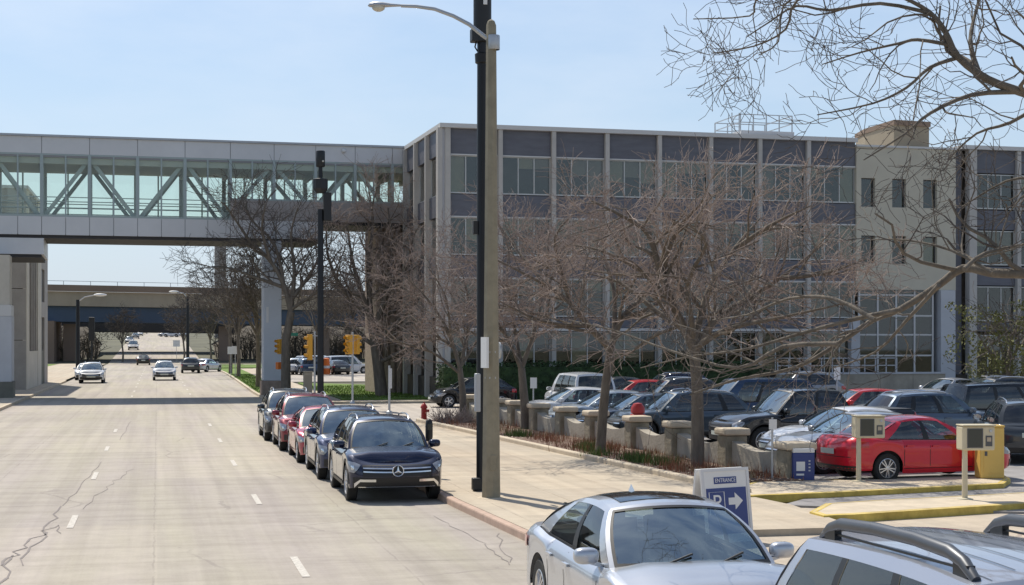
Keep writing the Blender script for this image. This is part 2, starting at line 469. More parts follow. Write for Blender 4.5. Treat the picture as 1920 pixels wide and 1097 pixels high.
# ------------------------------------------------------------------ cars
def pl(pts, x):
    """smooth-ish interpolation through (x, z) points, x ascending"""
    if x <= pts[0][0]: return pts[0][1]
    for (a, za), (b, zb) in zip(pts, pts[1:]):
        if x <= b:
            t = (x - a) / (b - a); t2 = t * t * (3 - 2 * t)
            return lerp(za, zb, .5 * t + .5 * t2)
    return pts[-1][1]
KINDS = {
 'sedan': dict(L=4.75, W=1.85, H=1.45, wb=2.80, r=.33, cf=.85, cr=.62, nf=2.5, nr=2.7, deck=[(-2.4, .93), (-2.2, 1.0), (-1.7, 1.0), (-1.2, .955), (.9, .915), (1.25, .93), (1.9, .84), (2.4, .70)],
    xwb=1.02, xwt=.22, xrt=-.92, xrb=-1.72, ht=.58, rc=.035, wins=[(.10, .44), (.50, .86)], sill=.2, rail=0),
 'coupe': dict(L=4.45, W=1.78, H=1.46, wb=2.68, r=.325, cf=.75, cr=.5, nf=2.6, nr=3, deck=[(-2.3, .95), (-2.15, 1.03), (-1.65, 1.04), (-1.2, .975), (.9, .93), (1.2, .95), (1.75, .86), (2.25, .70)],
    xwb=1.02, xwt=.2, xrt=-.85, xrb=-1.58, ht=.57, rc=.045, wins=[(.11, .45), (.51, .86)], sill=.2, rail=0),
 'suv': dict(L=4.66, W=1.89, H=1.64, wb=2.87, r=.365, cf=.62, cr=.45, nf=2.9, nr=3.2, deck=[(-2.4, .98), (-2.1, 1.06), (-1.0, 1.03), (.8, 1.0), (1.2, 1.04), (1.9, .97), (2.35, .82)],
    xwb=1.0, xwt=.36, xrt=-1.52, xrb=-2.02, ht=.60, rc=.05, wins=[(.09, .36), (.41, .68), (.74, .93)], sill=.26, rail=1),
 'bigsuv': dict(L=4.9, W=1.96, H=1.93, wb=2.79, r=.39, cf=.5, cr=.35, nf=3, nr=3.6, deck=[(-2.5, 1.1), (-2.2, 1.2), (-1.0, 1.18), (.8, 1.14), (1.15, 1.18), (1.9, 1.12), (2.45, .98)],
    xwb=1.0, xwt=.45, xrt=-1.75, xrb=-2.12, ht=.68, rc=.03, wins=[(.08, .35), (.39, .665), (.70, .95)], sill=.32, rail=0),
 'hatch': dict(L=4.3, W=1.77, H=1.49, wb=2.62, r=.32, cf=.7, cr=.42, nf=2.6, nr=3, deck=[(-2.2, .95), (-1.95, 1.02), (-1.0, .98), (.8, .93), (1.15, .97), (1.7, .88), (2.15, .70)],
    xwb=1.05, xwt=.3, xrt=-1.3, xrb=-1.85, ht=.57, rc=.05, wins=[(.10, .40), (.45, .74), (.79, .92)], sill=.2, rail=0),
 'van': dict(L=5.0, W=1.97, H=1.85, wb=3.0, r=.35, cf=.6, cr=.3, nf=2.7, nr=4, deck=[(-2.5, 1.0), (-2.2, 1.04), (-1.0, 1.03), (1.1, 1.0), (1.4, 1.04), (2.0, .94), (2.5, .76)],
    xwb=1.42, xwt=.68, xrt=-2.0, xrb=-2.28, ht=.72, rc=.03, wins=[(.10, .34), (.38, .64), (.68, .96)], sill=.22, rail=0),
 'pickup': dict(L=5.7, W=1.98, H=1.84, wb=3.55, r=.40, cf=.45, cr=.2, nf=3, nr=5, deck=[(-2.9, 1.24), (-.95, 1.24), (-.85, 1.12), (1.2, 1.12), (1.5, 1.17), (2.2, 1.12), (2.85, .95)],
    xwb=1.45, xwt=.82, xrt=-.55, xrb=-.85, ht=.68, rc=.03, wins=[(.09, .47), (.52, .93)], sill=.34, rail=0),
}
CAR_CACHE = {}
def car_meshes(kind, style=None):
    key = (kind, style)
    if key in CAR_CACHE: return CAR_CACHE[key]
    S = KINDS[kind]
    L, Wd, H, wb, r = S['L'], S['W'], S['H'], S['wb'], S['r']
    hw = Wd / 2; cf, cr, nf, nr = S['cf'], S['cr'], S['nf'], S['nr']
    xf = L / 2 - cf; xb = -(L / 2 - cr)
    xo = .06 if kind != 'pickup' else .1
    xF, xR = wb / 2 + xo, -wb / 2 + xo
    Ra = r + .065; sill = S['sill']; deck = S['deck']
    out = []                                     # (name, mesh, material, parent index or None)
    def zlow(x, y=0):
        z = sill
        if x > xF + Ra: z = sill + .02 + .05 * ((x - xF - Ra) / .5)
        if x < xR - Ra: z = sill + .08
        for xc in (xF, xR):
            d = abs(x - xc)
            if d < Ra: z = max(z, r + math.sqrt(max(0, Ra * Ra - d * d)))
        return z
    def zsh(x): return pl(deck, x) - .035
    TI = [0, .06, .16, .3, .45, .6, .74, .86, .94, 1.0]
    def inset(t, z):
        a = .05 * max(0, (.32 - z) / .14) if z < .32 else 0
        return min(.07, a) + .012 * max(0, (t - .45)) + (.085 * max(0, (t - .84) / .16) ** 1.8) - .012 * math.exp(-((t - .74) / .1) ** 2)
    def ring(phi, front):
        n = nf if front else nr; c = cf if front else cr
        s_, c_ = abs(sin(phi)), abs(cos(phi))
        bx = (xf + c * c_ ** (2 / n)) if front else (xb - c * c_ ** (2 / n))
        return bx, hw * s_ ** (2 / n), (c_ if front else -c_), s_
    def SP(st, t=None, z=None, off=0.0):
        bx, by, nx, ny = st
        zl, zs = zlow(bx), zsh(bx)
        if t is None: t = max(0, min(1, (z - zl) / (zs - zl)))
        zz = zl + (zs - zl) * t
        i = inset(t, zz)
        e = 0.0
        if nx > .05:
            e = nx * (.20 * max(0, (t - .55) / .45) ** 2 + .05 * max(0, (.28 - t) / .28))
            e *= (1.0 if kind not in ('pickup', 'bigsuv') else .4)
        if nx < -.05:
            e = -nx * (.07 * max(0, (t - .6) / .4) ** 2 + .05 * max(0, (.25 - t) / .25) - .02)
        sgx = 1 if nx > 0 else -1
        return Vector((bx - sgx * (abs(nx) * i + e) + nx * off, max(0, by - ny * i) + ny * off if by > 1e-4 else 0, zz))
    stations = []
    for k in range(15):
        stations.append(ring(pi / 2 * (k / 14) ** 1.0, True))
    xs = set()
    for xc in (xF, xR):
        for k in range(0, 17): xs.add(round(xc + Ra * cos(pi * k / 16), 4))
        xs.add(round(xc + Ra + .012, 4)); xs.add(round(xc - Ra - .012, 4))
    q = xf
    while q > xb: xs.add(round(q, 4)); q -= .14
    xs = sorted((x for x in xs if xb < x < xf), reverse=True)
    arch_in_front = [x for x in ()]
    stations += [(x, hw, 0.0, 1.0) for x in xs]
    for k in range(15): stations.append(ring(pi / 2 * (1 - k / 14), False))
    # body shell
    B = MB(); nL = len(TI)
    for sg in (1, -1):
        o = len(B.v)
        for st in stations:
            for t in TI:
                p = SP(st, t); B.v.append((p.x, sg * p.y, p.z))
        for i in range(len(stations) - 1):
            for j in range(nL - 1):
                q = (o + i * nL + j, o + i * nL + j + 1, o + (i + 1) * nL + j + 1, o + (i + 1) * nL + j)
                B.f.append(q if sg > 0 else q[::-1])
    crn = lambda x: .055 if x > S['xwb'] - .2 else (.03 if kind != 'pickup' else .0)
    o = len(B.v); ss = [-1, -.82, -.6, -.3, 0, .3, .6, .82, 1]
    bed = (kind == 'pickup')
    for st in stations:
        p = SP(st, 1.0)
        for s_ in ss:
            z = p.z + crn(p.x) * (1 - s_ ** 2) + (.014 * math.exp(-((abs(s_) - .6) / .1) ** 2) if p.x > S['xwb'] and kind != 'sedan2' else 0)
            B.v.append((p.x, p.y * s_, z))
    for i in range(len(stations) - 1):
        xm = (stations[i][0] + stations[i + 1][0]) / 2
        if S['xrb'] + .04 < xm < S['xwb'] - .02: continue
        for j in range(len(ss) - 1):
            B.f.append((o + i * 9 + j, o + (i + 1) * 9 + j, o + (i + 1) * 9 + j + 1, o + i * 9 + j + 1))
    out.append(('body', B.mesh('body', True, 50), 'PAINT', None))
    # underbody and wheel wells
    U = MB(); U.bb(-L / 2 + .35, L / 2 - .45, -hw + .30, hw - .30, sill + .02, .62)
    for sg in (1, -1): U.bb(xR + Ra, xF - Ra, sg * (hw - .17) - .13, sg * (hw - .17) + .13, sill + .03, .55)
    out.append(('underbody', U.mesh('underbody'), 'trim_black', None))
    # greenhouse
    hb = hw - .115; ht = S['ht']; xwb, xwt, xrt, xrb = S['xwb'], S['xwt'], S['xrt'], S['xrb']
    zb = lambda x: pl(deck, x) - .045
    Hc = H - .065; xm = lerp(xwt, xrt, .38)
    zt = lambda x: Hc - S['rc'] * ((x - xm) / (xwt - xm)) ** 2 if x > xm else Hc - S['rc'] * 1.5 * ((x - xm) / (xrt - xm)) ** 2
    cbw, cbt = .16, .07
    def side(u, v, sg=1, off=0):
        xb_, xt_ = lerp(xwb, xrb, u), lerp(xwt, xrt, u)
        x = lerp(xb_, xt_, v) ; y = lerp(hb, ht, v) + .045 * max(0, sin(pi * v)) ** .9 + .0
        if v > .93: y -= .012 * (v - .93) / .07
        z = lerp(zb(xb_), zt(xt_), v)
        return Vector((x, sg * (y + off), z + off * .35))
    def wind(s_, v, off=0):
        y = s_ * (lerp(hb, ht, v) + .045 * max(0, sin(pi * v)) ** .9 - (.012 * (v - .93) / .07 if v > .93 else 0))
        x = lerp(xwb, xwt, v) + lerp(cbw, cbt, v) * (1 - s_ * s_)
        z = lerp(zb(xwb), zt(xwt), v) + .055 * v * (1 - s_ ** 2) + .01 * (1 - v) * (1 - s_ * s_) + .035 * sin(pi * v)
        return Vector((x + off * .55, y, z + off * .8))
    def rear(s_, v, off=0):
        y = s_ * (lerp(hb, ht, v) + .045 * max(0, sin(pi * v)) ** .9 - (.012 * (v - .93) / .07 if v > .93 else 0))
        x = lerp(xrb, xrt, v) - lerp(.10, .05, v) * (1 - s_ * s_)
        z = lerp(zb(xrb), zt(xrt), v) + .055 * v * (1 - s_ ** 2) + .03 * sin(pi * v)
        return Vector((x - off * .6, y, z + off * .7))
    def roof(u, s_, off=0):
        x = lerp(xwt, xrt, u); bul = cbt * (1 - s_ * s_) * max(0, 1 - u * 4) - .05 * (1 - s_ * s_) * max(0, (u - .75) * 4)
        y = s_ * (ht - .012); z = zt(x) + .055 * (1 - s_ ** 2)
        return Vector((x + bul, y, z + off))
    def fill(br, step):
        o_ = []
        for a, b in zip(br, br[1:]):
            k = max(1, int(round((b - a) / step)))
            o_ += [a + (b - a) * i / k for i in range(k)]
        return o_ + [br[-1]]
    wins = S['wins']; va, vb = .05, .90
    ub = [0.0]; [ub.extend(w) for w in wins]; ub.append(1.0)
    us = fill(ub, .06); vs = fill([0, va, vb, 1.0], .17)
    inwin = lambda u, v: any(a < u < b for a, b in wins) and va < v < vb
    dlo = lambda u, v: wins[0][0] < u < wins[-1][1] and va < v < vb
    wsb, wvb = .925, (.03, .93)
    rsb, rvb = .88, (.10, .88)
    GH = MB()
    for sg in (1, -1):
        GH.grid(lambda u, v: side(u, v, sg), us, vs, keep=lambda u, v: not dlo(u, v), flip=sg > 0)
    sw = fill([-1, -wsb, wsb, 1], .15); vw = fill([0, wvb[0], wvb[1], 1], .17)
    GH.grid(wind, sw, vw, keep=lambda s_, v: not (abs(s_) < wsb and wvb[0] < v < wvb[1]))
    sr_ = fill([-1, -rsb, rsb, 1], .15); vr = fill([0, rvb[0], rvb[1], 1], .17)
    GH.grid(rear, sr_, vr, keep=lambda s_, v: not (abs(s_) < rsb and rvb[0] < v < rvb[1]), flip=True)
    GH.grid(roof, fill([0, 1], .08), [-1, -.85, -.6, -.3, 0, .3, .6, .85, 1])
    out.append(('roof', GH.mesh('roof', True, 55), 'PAINT', None))
    T = MB()
    for sg in (1, -1):
        T.grid(lambda u, v: side(u, v, sg), us, vs, keep=lambda u, v: dlo(u, v) and not inwin(u, v), flip=sg > 0)
        for e in (va, ):                          # belt moulding
            T.grid(lambda u, v: side(u, v, sg, .006), us, [va - .035, va + .01], keep=lambda u, v: wins[0][0] < u < wins[-1][1], flip=sg > 0)
    e = .055
    T.grid(lambda s_, v: wind(s_, v, .004), fill([-wsb - .02, -wsb + .02, wsb - .02, wsb + .02], .15), fill([wvb[0] - .02, wvb[0] + .045, wvb[1] - .035, wvb[1] + .01], .17),
           keep=lambda s_, v: abs(s_) > wsb - .02 or v < wvb[0] + .045 or v > wvb[1] - .035)
    out.append(('window_trim', T.mesh('window_trim', True, 55), 'trim_black', None))
    glz = 'tint_glass' if kind in ('suv', 'bigsuv', 'van', 'pickup') else 'car_glass'
    for sg in (1, -1):
        for k, (a, b) in enumerate(wins):
            M_ = MB().grid(lambda u, v: side(u, v, sg, -.004), fill([a, b], .06), fill([va, vb], .17), flip=sg > 0)
            out.append(('side_window', M_.mesh('side_window', True, 60), glz if (k or kind == 'bigsuv') else 'car_glass', None))
    out.append(('windshield', MB().grid(lambda s_, v: wind(s_, v, -.004), fill([-wsb, wsb], .15), fill(wvb, .17)).mesh('windshield', True, 60), 'windshield_glass', None))
    out.append(('rear_window', MB().grid(lambda s_, v: rear(s_, v, -.004), fill([-rsb, rsb], .15), fill(rvb, .17), flip=True).mesh('rear_window', True, 60), glz, None))
    # cabin
    C_ = MB(); zbm = zb((xwb + xrb) / 2)
    C_.bb(xrb + .05, xwb + .05, -hw + .20, hw - .20, .40, .50)
    for sg in (1, -1): C_.bb(xrb + .05, xwb - .05, sg * (hw - .19) - .03, sg * (hw - .19) + .03, .45, zbm - .07)
    C_.bb(xwb - .52, xwb - .02, -hw + .22, hw - .22, .6, zb(xwb) - .03)
    C_.bb(xrb + .02, xrb + .42, -hw + .24, hw - .24, .6, zb(xrb) - .03)
    out.append(('cabin', C_.mesh('cabin'), 'cabin_dark', None))
    xs1 = xwb - 1.35
    seat = MB()
    for sx, dz in ((xs1, 0), (max(xs1 - .95, xrt + .14), -.03)):
        for sy in (-.36, .36):
            seat.box((sx + .28, sy, .62), (.52, .5, .18))
            seat.box((sx - .05, sy, .90 + dz), (.15, .47, .56), ry=R(-14))
            seat.box((sx - .14, sy, 1.24 + dz + (H - 1.45) * .5), (.10, .25, .19), ry=R(-8))
    so_ = out.append(('seats', seat.mesh('seats'), 'seat_cloth', None))
    out[-1] = ('seat', out[-1][1], 'seat_cloth', None)
    st_ = MB(); c0 = Vector((xwb - .62, .36, zb(xwb) - .01)); a1, a2 = Vector((0, 1, 0)), Vector((.42, 0, .9)).normalized()
    st_.tube([c0 + (a1 * cos(2 * pi * k / 20) + a2 * sin(2 * pi * k / 20)) * .185 for k in range(21)], .016, 6, False)
    out.append(('steering_wheel', st_.mesh('steering_wheel', True), 'trim_black', None))
    # cowl strip + wipers
    cw = MB().grid(lambda s_, v: wind(s_, -.10 + .13 * v, .006) + Vector((.02 * (1 - v), 0, .004)), fill([-.93, .93], .15), [0, 1])
    for yy in (-.45, .2):
        cw.bar(wind(yy, .01, .02), wind(yy + .42, .16, .02), .018)
    out.append(('cowl', cw.mesh('cowl'), 'trim_black', None))
    # front face patches
    def fpatch(name, mt, s0, s1, zl, zh, off=.006, front=True, n=8, m=3, side_=None):
        M_ = MB()
        def fn(s_, v):
            ph = s_ * pi / 2
            st = ring(abs(ph), front)
            a_, b_ = (zl(s_) if callable(zl) else zl), (zh(s_) if callable(zh) else zh)
            p = SP(st, z=lerp(a_, b_, v), off=off)
            return (p.x, p.y * (1 if s_ > 0 else -1), p.z)
        M_.grid(fn, [s0 + (s1 - s0) * i / n for i in range(n + 1)], [i / m for i in range(m + 1)], flip=not front)
        out.append((name, M_.mesh(name, True, 60), mt, None))
    zn = zsh(L / 2)                                # nose height
    tall = zn - .62
    for sg in (1, -1):
        if kind in ('suv', 'bigsuv', 'pickup', 'van'):
            tp = lambda s_: min(1, max(.0, (abs(s_) - .46) / .16)) ** .7 * (1 if abs(s_) < .82 else max(0, 1 - (abs(s_) - .82) / .16))
            fpatch('headlight', 'lamp_clear', sg * .46, sg * .95, lambda s_: zn - .045 - .165 * tp(s_) + .10 * (abs(s_) - .46), lambda s_: zn - .035 + .03 * tp(s_) + .11 * (abs(s_) - .46), .012, m=4, n=12)
            fpatch('lamp_core', 'chrome', sg * .60, sg * .70, zn - .13, zn - .05, .018)
        else:
            tp = lambda s_: min(1, max(.0, (abs(s_) - .48) / .20)) ** .7 * (1 if abs(s_) < .84 else max(0, 1 - (abs(s_) - .84) / .14))
            fpatch('headlight', 'lamp_clear', sg * .48, sg * .97, lambda s_: zn - .04 - .10 * tp(s_) + .12 * (abs(s_) - .48), lambda s_: zn - .03 + .04 * tp(s_) + .15 * (abs(s_) - .48), .012, m=4, n=12)
            fpatch('lamp_core', 'chrome', sg * .62, sg * .70, zn - .085, zn - .035, .018)
        tz = zsh(-L / 2)
        if kind in ('suv', 'hatch', 'bigsuv', 'van'):
            fpatch('tail_light', 'lamp_red', sg * .60, sg * .985, lambda s_: tz - .22 + .05 * (abs(s_) - .6), lambda s_: tz - .03, .014, False)
        elif kind == 'pickup':
            fpatch('tail_light', 'lamp_red', sg * .80, sg * .96, tz - .42, tz - .06, .014, False)
        else:
            fpatch('tail_light', 'lamp_red', sg * .55, sg * .985, lambda s_: tz - .20 + .08 * (abs(s_) - .55), lambda s_: tz - .055 + .02 * (abs(s_) - .55), .014, False)
    gt = zn - .04 if kind in ('suv', 'bigsuv', 'pickup') else zn - .05
    gb = zn - .26 if kind in ('suv', 'bigsuv', 'pickup', 'van') else zn - .17
    fpatch('grille', 'trim_black', -.42, .42, gb, gt, .010, True, 14, 3)
    fpatch('lower_intake', 'trim_black', -.66 if style == 'crest' else -.62, .66 if style == 'crest' else .62, sill + (.03 if style == 'crest' else .07), sill + (.25 if style == 'crest' else .24), .010, True, 16, 3)
    if style != 'crest':
        fpatch('grille_bar', 'chrome', -.40, .40, (gb + gt) / 2 - .016, (gb + gt) / 2 + .016, .020, True, 14, 1)
        fpatch('front_plate', 'plate', -.135, .135, sill + .20, sill + .31, .03, True, 4, 1)
    else:
        for k in (-1, 1):
            fpatch('grille_bar', 'chrome', -.40, .40, lambda s_, k=k: (gb + gt) / 2 + .035 * k - .03 * (.42 - abs(s_)) * 1.2 + .01, lambda s_, k=k: (gb + gt) / 2 + .035 * k - .03 * (.42 - abs(s_)) * 1.2 + .035, .022, True, 14, 1)
        xg = SP(ring(0, True), z=(gb + gt) / 2).x + .05; zg = (gb + gt) / 2 + .005
        E = MB(); rad = .108
        E.tube([(xg, rad * cos(2 * pi * k / 28), zg + rad * sin(2 * pi * k / 28)) for k in range(29)], .011, 6, False)
        for k in range(3):
            a = R(90 + 120 * k)
            tip = Vector((xg, rad * cos(a), zg + rad * sin(a)))
            e1 = Vector((xg + .004, .022 * cos(a + R(60)), zg + .022 * sin(a + R(60)))); e2 = Vector((xg + .004, .022 * cos(a - R(60)), zg + .022 * sin(a - R(60))))
            cc = Vector((xg + .012, 0, zg))
            E.add([tip, e1, cc, e2], [(0, 1, 2), (0, 2, 3)])
        out.append(('emblem', E.mesh('emblem', True), 'chrome', None))
        D_ = MB().lathe([(.001, .006), (.098, .004)], 24, (xg - .025, 0, zg), 'x'); out.append(('emblem_disc', D_.mesh('emblem_disc'), 'trim_black', None))
        for sg in (1, -1):                         # pale skid trims
            fpatch('skid_trim', 'chrome', sg * .20, sg * .46, sill + .165, sill + .215, .028, True, 6, 1)
            fpatch('skid_trim', 'chrome', sg * .46, sg * .60, lambda s_: sill + .165 - .9 * (abs(s_) - .46) , lambda s_: sill + .215 - .62 * (abs(s_) - .46), .028, True, 6, 1)
        fpatch('skid_bar', 'chrome', -.5, .5, sill + .05, sill + .068, .024, True, 12, 1)
    fpatch('rear_plate', 'plate', -.11, .11, (.62 if kind in ('sedan', 'coupe') else .70), (.74 if kind in ('sedan', 'coupe') else .82), .03, False, 4, 1)
    fpatch('rear_valance', 'trim_black', -.7, .7, sill + .085, sill + .18, .008, False, 14, 1)
    if kind in ('sedan', 'coupe'):
        fpatch('trunk_seam', 'trim_black', -.54, .54, .565, .578, .004, False, 14, 1)
    # door seams, handles, sill cladding, arch trim
    sm = MB()
    def sidepatch(M_, x0, x1, z0, z1, off, sg, nz=6, nx=1):
        def fn(u, v):
            p = SP((u, hw, 0.0, 1.0), z=v, off=off); return (p.x, sg * p.y, v)
        M_.grid(fn, [x0 + (x1 - x0) * i / nx for i in range(nx + 1)], [z0 + (z1 - z0) * i / nz for i in range(nz + 1)], flip=sg > 0)
    xd = [xF - Ra - .10, lerp(xwb, xrb, wins[0][1] + .02), max(xR + .42, lerp(xwb, xrb, wins[1][1]))]
    for sg in (1, -1):
        for k, x in enumerate(xd):
            sidepatch(sm, x - .007, x + .007, sill + .10, zsh(x) - .03, .0025, sg)
        sidepatch(sm, xd[-1], xd[0], sill + .10, sill + .114, .0025, sg, 1, 14)
        for k in (1, 2):
            z = zsh(xd[k]) - .13; hd = MB()
            p = SP((xd[k] + .12, hw, 0, 1), z=z)
            hd.box((xd[k] + .14, sg * (p.y + .018), z), (.19, .036, .028))
            hd.box((xd[k] + .06, sg * (p.y + .008), z), (.03, .03, .024)); hd.box((xd[k] + .22, sg * (p.y + .008), z), (.03, .03, .024))
            out.append(('door_handle', hd.mesh('door_handle'), 'PAINT' if kind != 'pickup' else 'chrome', None))
    out.append(('door_seam', sm.mesh('door_seam', True), 'trim_black', None))
    if kind in ('suv', 'bigsuv', 'pickup'):
        cl = MB()
        for sg in (1, -1):
            sidepatch(cl, xR + Ra + .03, xF - Ra - .03, sill + .005, sill + .09, .010, sg, 2, 12)
            for xc in (xF, xR):
                def fa(a, rr):
                    x = xc + rr * cos(a); z = max(r + rr * sin(a), sill + .02)
                    p = SP((max(xb, min(xf, x)), hw, 0, 1), z=z, off=.008)
                    if x > xf: p = SP(ring(math.acos(min(1, ((x - xf) / cf) ** (nf / 2))), True), z=z, off=.008)
                    return (x if x <= xf else p.x, sg * p.y, z)
                cl.grid(fa, [pi * k / 16 for k in range(17)], [Ra + .002, Ra + .045], flip=sg < 0)
        out.append(('arch_trim', cl.mesh('arch_trim', True), 'trim_black', None))
    # mirrors
    for sg in (1, -1):
        mx_ = lerp(xwb, xwt, .16) - .12; my = hb + .16; mz = zb(xwb) + .10
        M_ = MB(); M_.ball((0, 0, 0), (1, 1, 1), 16, 10)
        M_.v = [tuple(c_ + k_ * math.copysign(abs(v_) ** .68, v_) for v_, c_, k_ in zip(q_, (mx_, sg * my, mz), (.085, .12, .078))) for q_ in M_.v]
        for i, v in enumerate(M_.v):
            if v[0] < mx_ - .045: M_.v[i] = (mx_ - .045, v[1], v[2])
        M_.bar((mx_ + .01, sg * (hb - .01), mz - .10), (mx_, sg * (my - .04), mz - .06), .07, .035)
        out.append(('mirror', M_.mesh('mirror', True, 50), 'PAINT', None)); idx = len(out) - 1
        g = MB().lathe([(.001, 0), (.072, 0)], 16, (0, 0, 0), 'x')
        for i, v in enumerate(g.v): g.v[i] = (mx_ - .047, sg * my + v[1] * 1.4, mz + v[2])
        out.append(('mirror_glass', g.mesh('mirror_glass'), 'chrome', idx))
    # rails
    if S['rail']:
        for sg in (1, -1):
            pts = [Vector(roof(u, sg * .92, h)) for u, h in ((.10, -.005), (.16, .05), (.3, .065), (.6, .065), (.86, .055), (.94, -.005))]
            out.append(('roof_rail', MB().tube(pts, .017, 8).mesh('roof_rail', True), 'chrome', None))
    if style == 'rack':                            # broad gray roof rails of the nearest vehicle
        for sg in (1, -1):
            Q = MB(); pts = [(.04, .0), (.10, .075), (.17, .105), (.35, .115), (.6, .115), (.82, .105), (.90, .07), (.965, .0)]
            cs = [Vector(roof(u, sg * .90, h)) for u, h in pts]
            Q.tube(cs, [.028, .038, .042, .042, .042, .042, .036, .02], 10)
            out.append(('roof_rail', Q.mesh('roof_rail', True), 'rail_gray', None))
            f = MB()
            for u in (.10, .885):
                a = Vector(roof(u, sg * .90)); f.box(a + Vector((0, 0, .03)), (.16, .05, .07))
            f.bar(Vector(roof(.13, sg * .9, .035)), Vector(roof(.87, sg * .9, .035)), .02, .012)
            out.append(('rail_foot', f.mesh('rail_foot'), 'trim_black', len(out) - 1))
        gr = MB()
        for sg in (1, -1): gr.grid(lambda u, s_: roof(u, s_, .003), fill([.02, .98], .08), [sg * .80, sg * .812])
        for s_ in (-.5, -.25, 0, .25, .5): gr.grid(lambda u, t: roof(u, t, .006), fill([.08, .95], .08), [s_ - .009, s_ + .009])
        out.append(('roof_groove', gr.mesh('roof_groove'), 'rail_gray', None))
    if style == 'sunroof':
        G_ = MB().grid(lambda u, s_: roof(u, s_, .006), fill([.12, .92], .08), fill([-.78, .78], .2))
        out.append(('sunroof', G_.mesh('sunroof', True), 'sunroof_glass', None))
        an = MB(); p = Vector(roof(.96, 0)); an.add([p + Vector((.08, 0, 0)), p + Vector((-.09, .025, 0)), p + Vector((-.09, -.025, 0)), p + Vector((-.07, 0, .075))], [(0, 1, 3), (0, 3, 2), (1, 2, 3)])
        out.append(('antenna', an.mesh('antenna'), 'PAINT', None))
    if bed:
        bt = MB().bb(-L / 2 + .10, xrb - .06, -hw + .16, hw - .16, 1.19, 1.235)
        out.append(('bed_cover', bt.mesh('bed_cover'), 'bed_lid', None))
        fpatch('bumper', 'chrome', -.9, .9, sill + .10, sill + .30, .05, False, 14, 2)
    # wheels
    ty = MB().lathe([(r * .66, -.10), (r * .93, -.105), (r, -.08), (r, .08), (r * .93, .105), (r * .66, .10), (r * .64, .06)], 32, (0, 0, 0), 'y')
    tym = ty.mesh('wheel', True)
    rm = MB(); ro = r * .67
    rm.lathe([(ro, .098), (ro * .93, .104), (ro * .88, .085), (ro * .86, .02)], 32, (0, 0, 0), 'y')
    nsp = 5 if kind in ('bigsuv', 'pickup', 'hatch') else 10
    for k in range(nsp):
        a = 2 * pi * k / nsp; w_ = .045 if nsp == 5 else .024
        rm.bar((.04 * cos(a), .10, .04 * sin(a)), (ro * .9 * cos(a + (0.12 if nsp > 5 and k % 2 else -.12 if nsp > 5 else 0)), .088, ro * .9 * sin(a + (0.12 if nsp > 5 and k % 2 else -.12 if nsp > 5 else 0))), .022, w_)
    rm.lathe([(.001, .108), (.05, .104), (.055, .08)], 16, (0, 0, 0), 'y')
    rmm = rm.mesh('rim', True)
    bk = MB().lathe([(.001, .03), (ro * .87, .03)], 24, (0, 0, 0), 'y').mesh('brake_disc')
    CAR_CACHE[key] = (out, tym, rmm, bk, (xF, xR, hw, r), roof)
    return CAR_CACHE[key]

def car(kind, label, cat, paint_m, x, y, z, head, group=None, name='parked_car', style=None, rim='rim_silver', steer=0, over=None, scale=1.0):
    out, tym, rmm, bk, (xF, xR, hw, r), _ = car_meshes(kind, style)
    root = thing(name, label, cat, (x, y, z), R(head), group)
    root.scale = (scale,) * 3
    def ob(n, me, mt, par):
        if not me.materials: me.materials.append(None)
        o = bpy.data.objects.new(n, me); COL.objects.link(o); o.parent = par
        o.material_slots[0].link = 'OBJECT'; o.material_slots[0].material = MATS[mt] if isinstance(mt, str) else mt
        return o
    made = []
    for n, me, mt, pi_ in out:
        m = paint_m if mt == 'PAINT' else mt
        if over and n in over: m = over[n]
        made.append(ob(n, me, m, made[pi_] if pi_ is not None else root))
    for xw in (xF, xR):
        for sg in (1, -1):
            w = ob('wheel', tym, 'rubber', root)
            w.location = (xw, sg * (hw - .115), r); w.rotation_euler = (0, 0, (0 if sg > 0 else pi) + (steer if xw > 0 else 0))
            ob('rim', rmm, rim, w); ob('brake_disc', bk, 'rim_dark', w)
    return root
mat("rail_gray", (0.085, 0.09, 0.10), 0.4, 0.4)
mat("bed_lid", (0.03, 0.03, 0.032), 0.5)
glass("sunroof_glass", (0.04, 0.05, 0.05), 1.6, extra=0.06)

# ------------------------------------------------------------------ ground, road, pavements
def kr(y): return 5.50 + max(0, (30 - y)) * .032 if y < 60 else (5.75 if y < 96 else 5.75 + min(.9, (y - 96) * .016))
def kl(y): return -7.05
YS = [-12, 0, 8, 14, 20, 26, 34, 46, 58, 70, 82, 96, 110, 130, 160, 200, 235, 250, 270, 300, 340, 400, 470, 560, 660]
def strip(name, m, xa, xb_, dz, ys=YS, kind='structure', label=None):
    M_ = MB()
    M_.grid(lambda y, t: (lerp(xa(y) if callable(xa) else xa, xb_(y) if callable(xb_) else xb_, t), y, gz(y) + dz), ys, [0, .25, .5, .75, 1], flip=True)
    o = M_.build(name, m); o['kind'] = kind
    return o
g = MB().grid(lambda y, x: (x, y, gz(y) - .06), [-400, -12, 100, 235, 250, 300, 400, 640, 1400, 3500], [-3000, -300, -60, -12, 8, 60, 300, 3000], flip=True).build('ground', 'far_ground'); structure(g)
strip('road', 'street_concrete', kl, kr, 0.0)
def flat(name, m, pts, z0, z1):
    return structure(MB().prism([(p[0], p[1]) for p in pts], z0, z1).build(name, m))
flat('cross_street', 'cross_asphalt', [(5.3, 61), (70, 63), (70, 79.5), (20, 79), (8.5, 79), (5.3, 82)], -.05, .004)
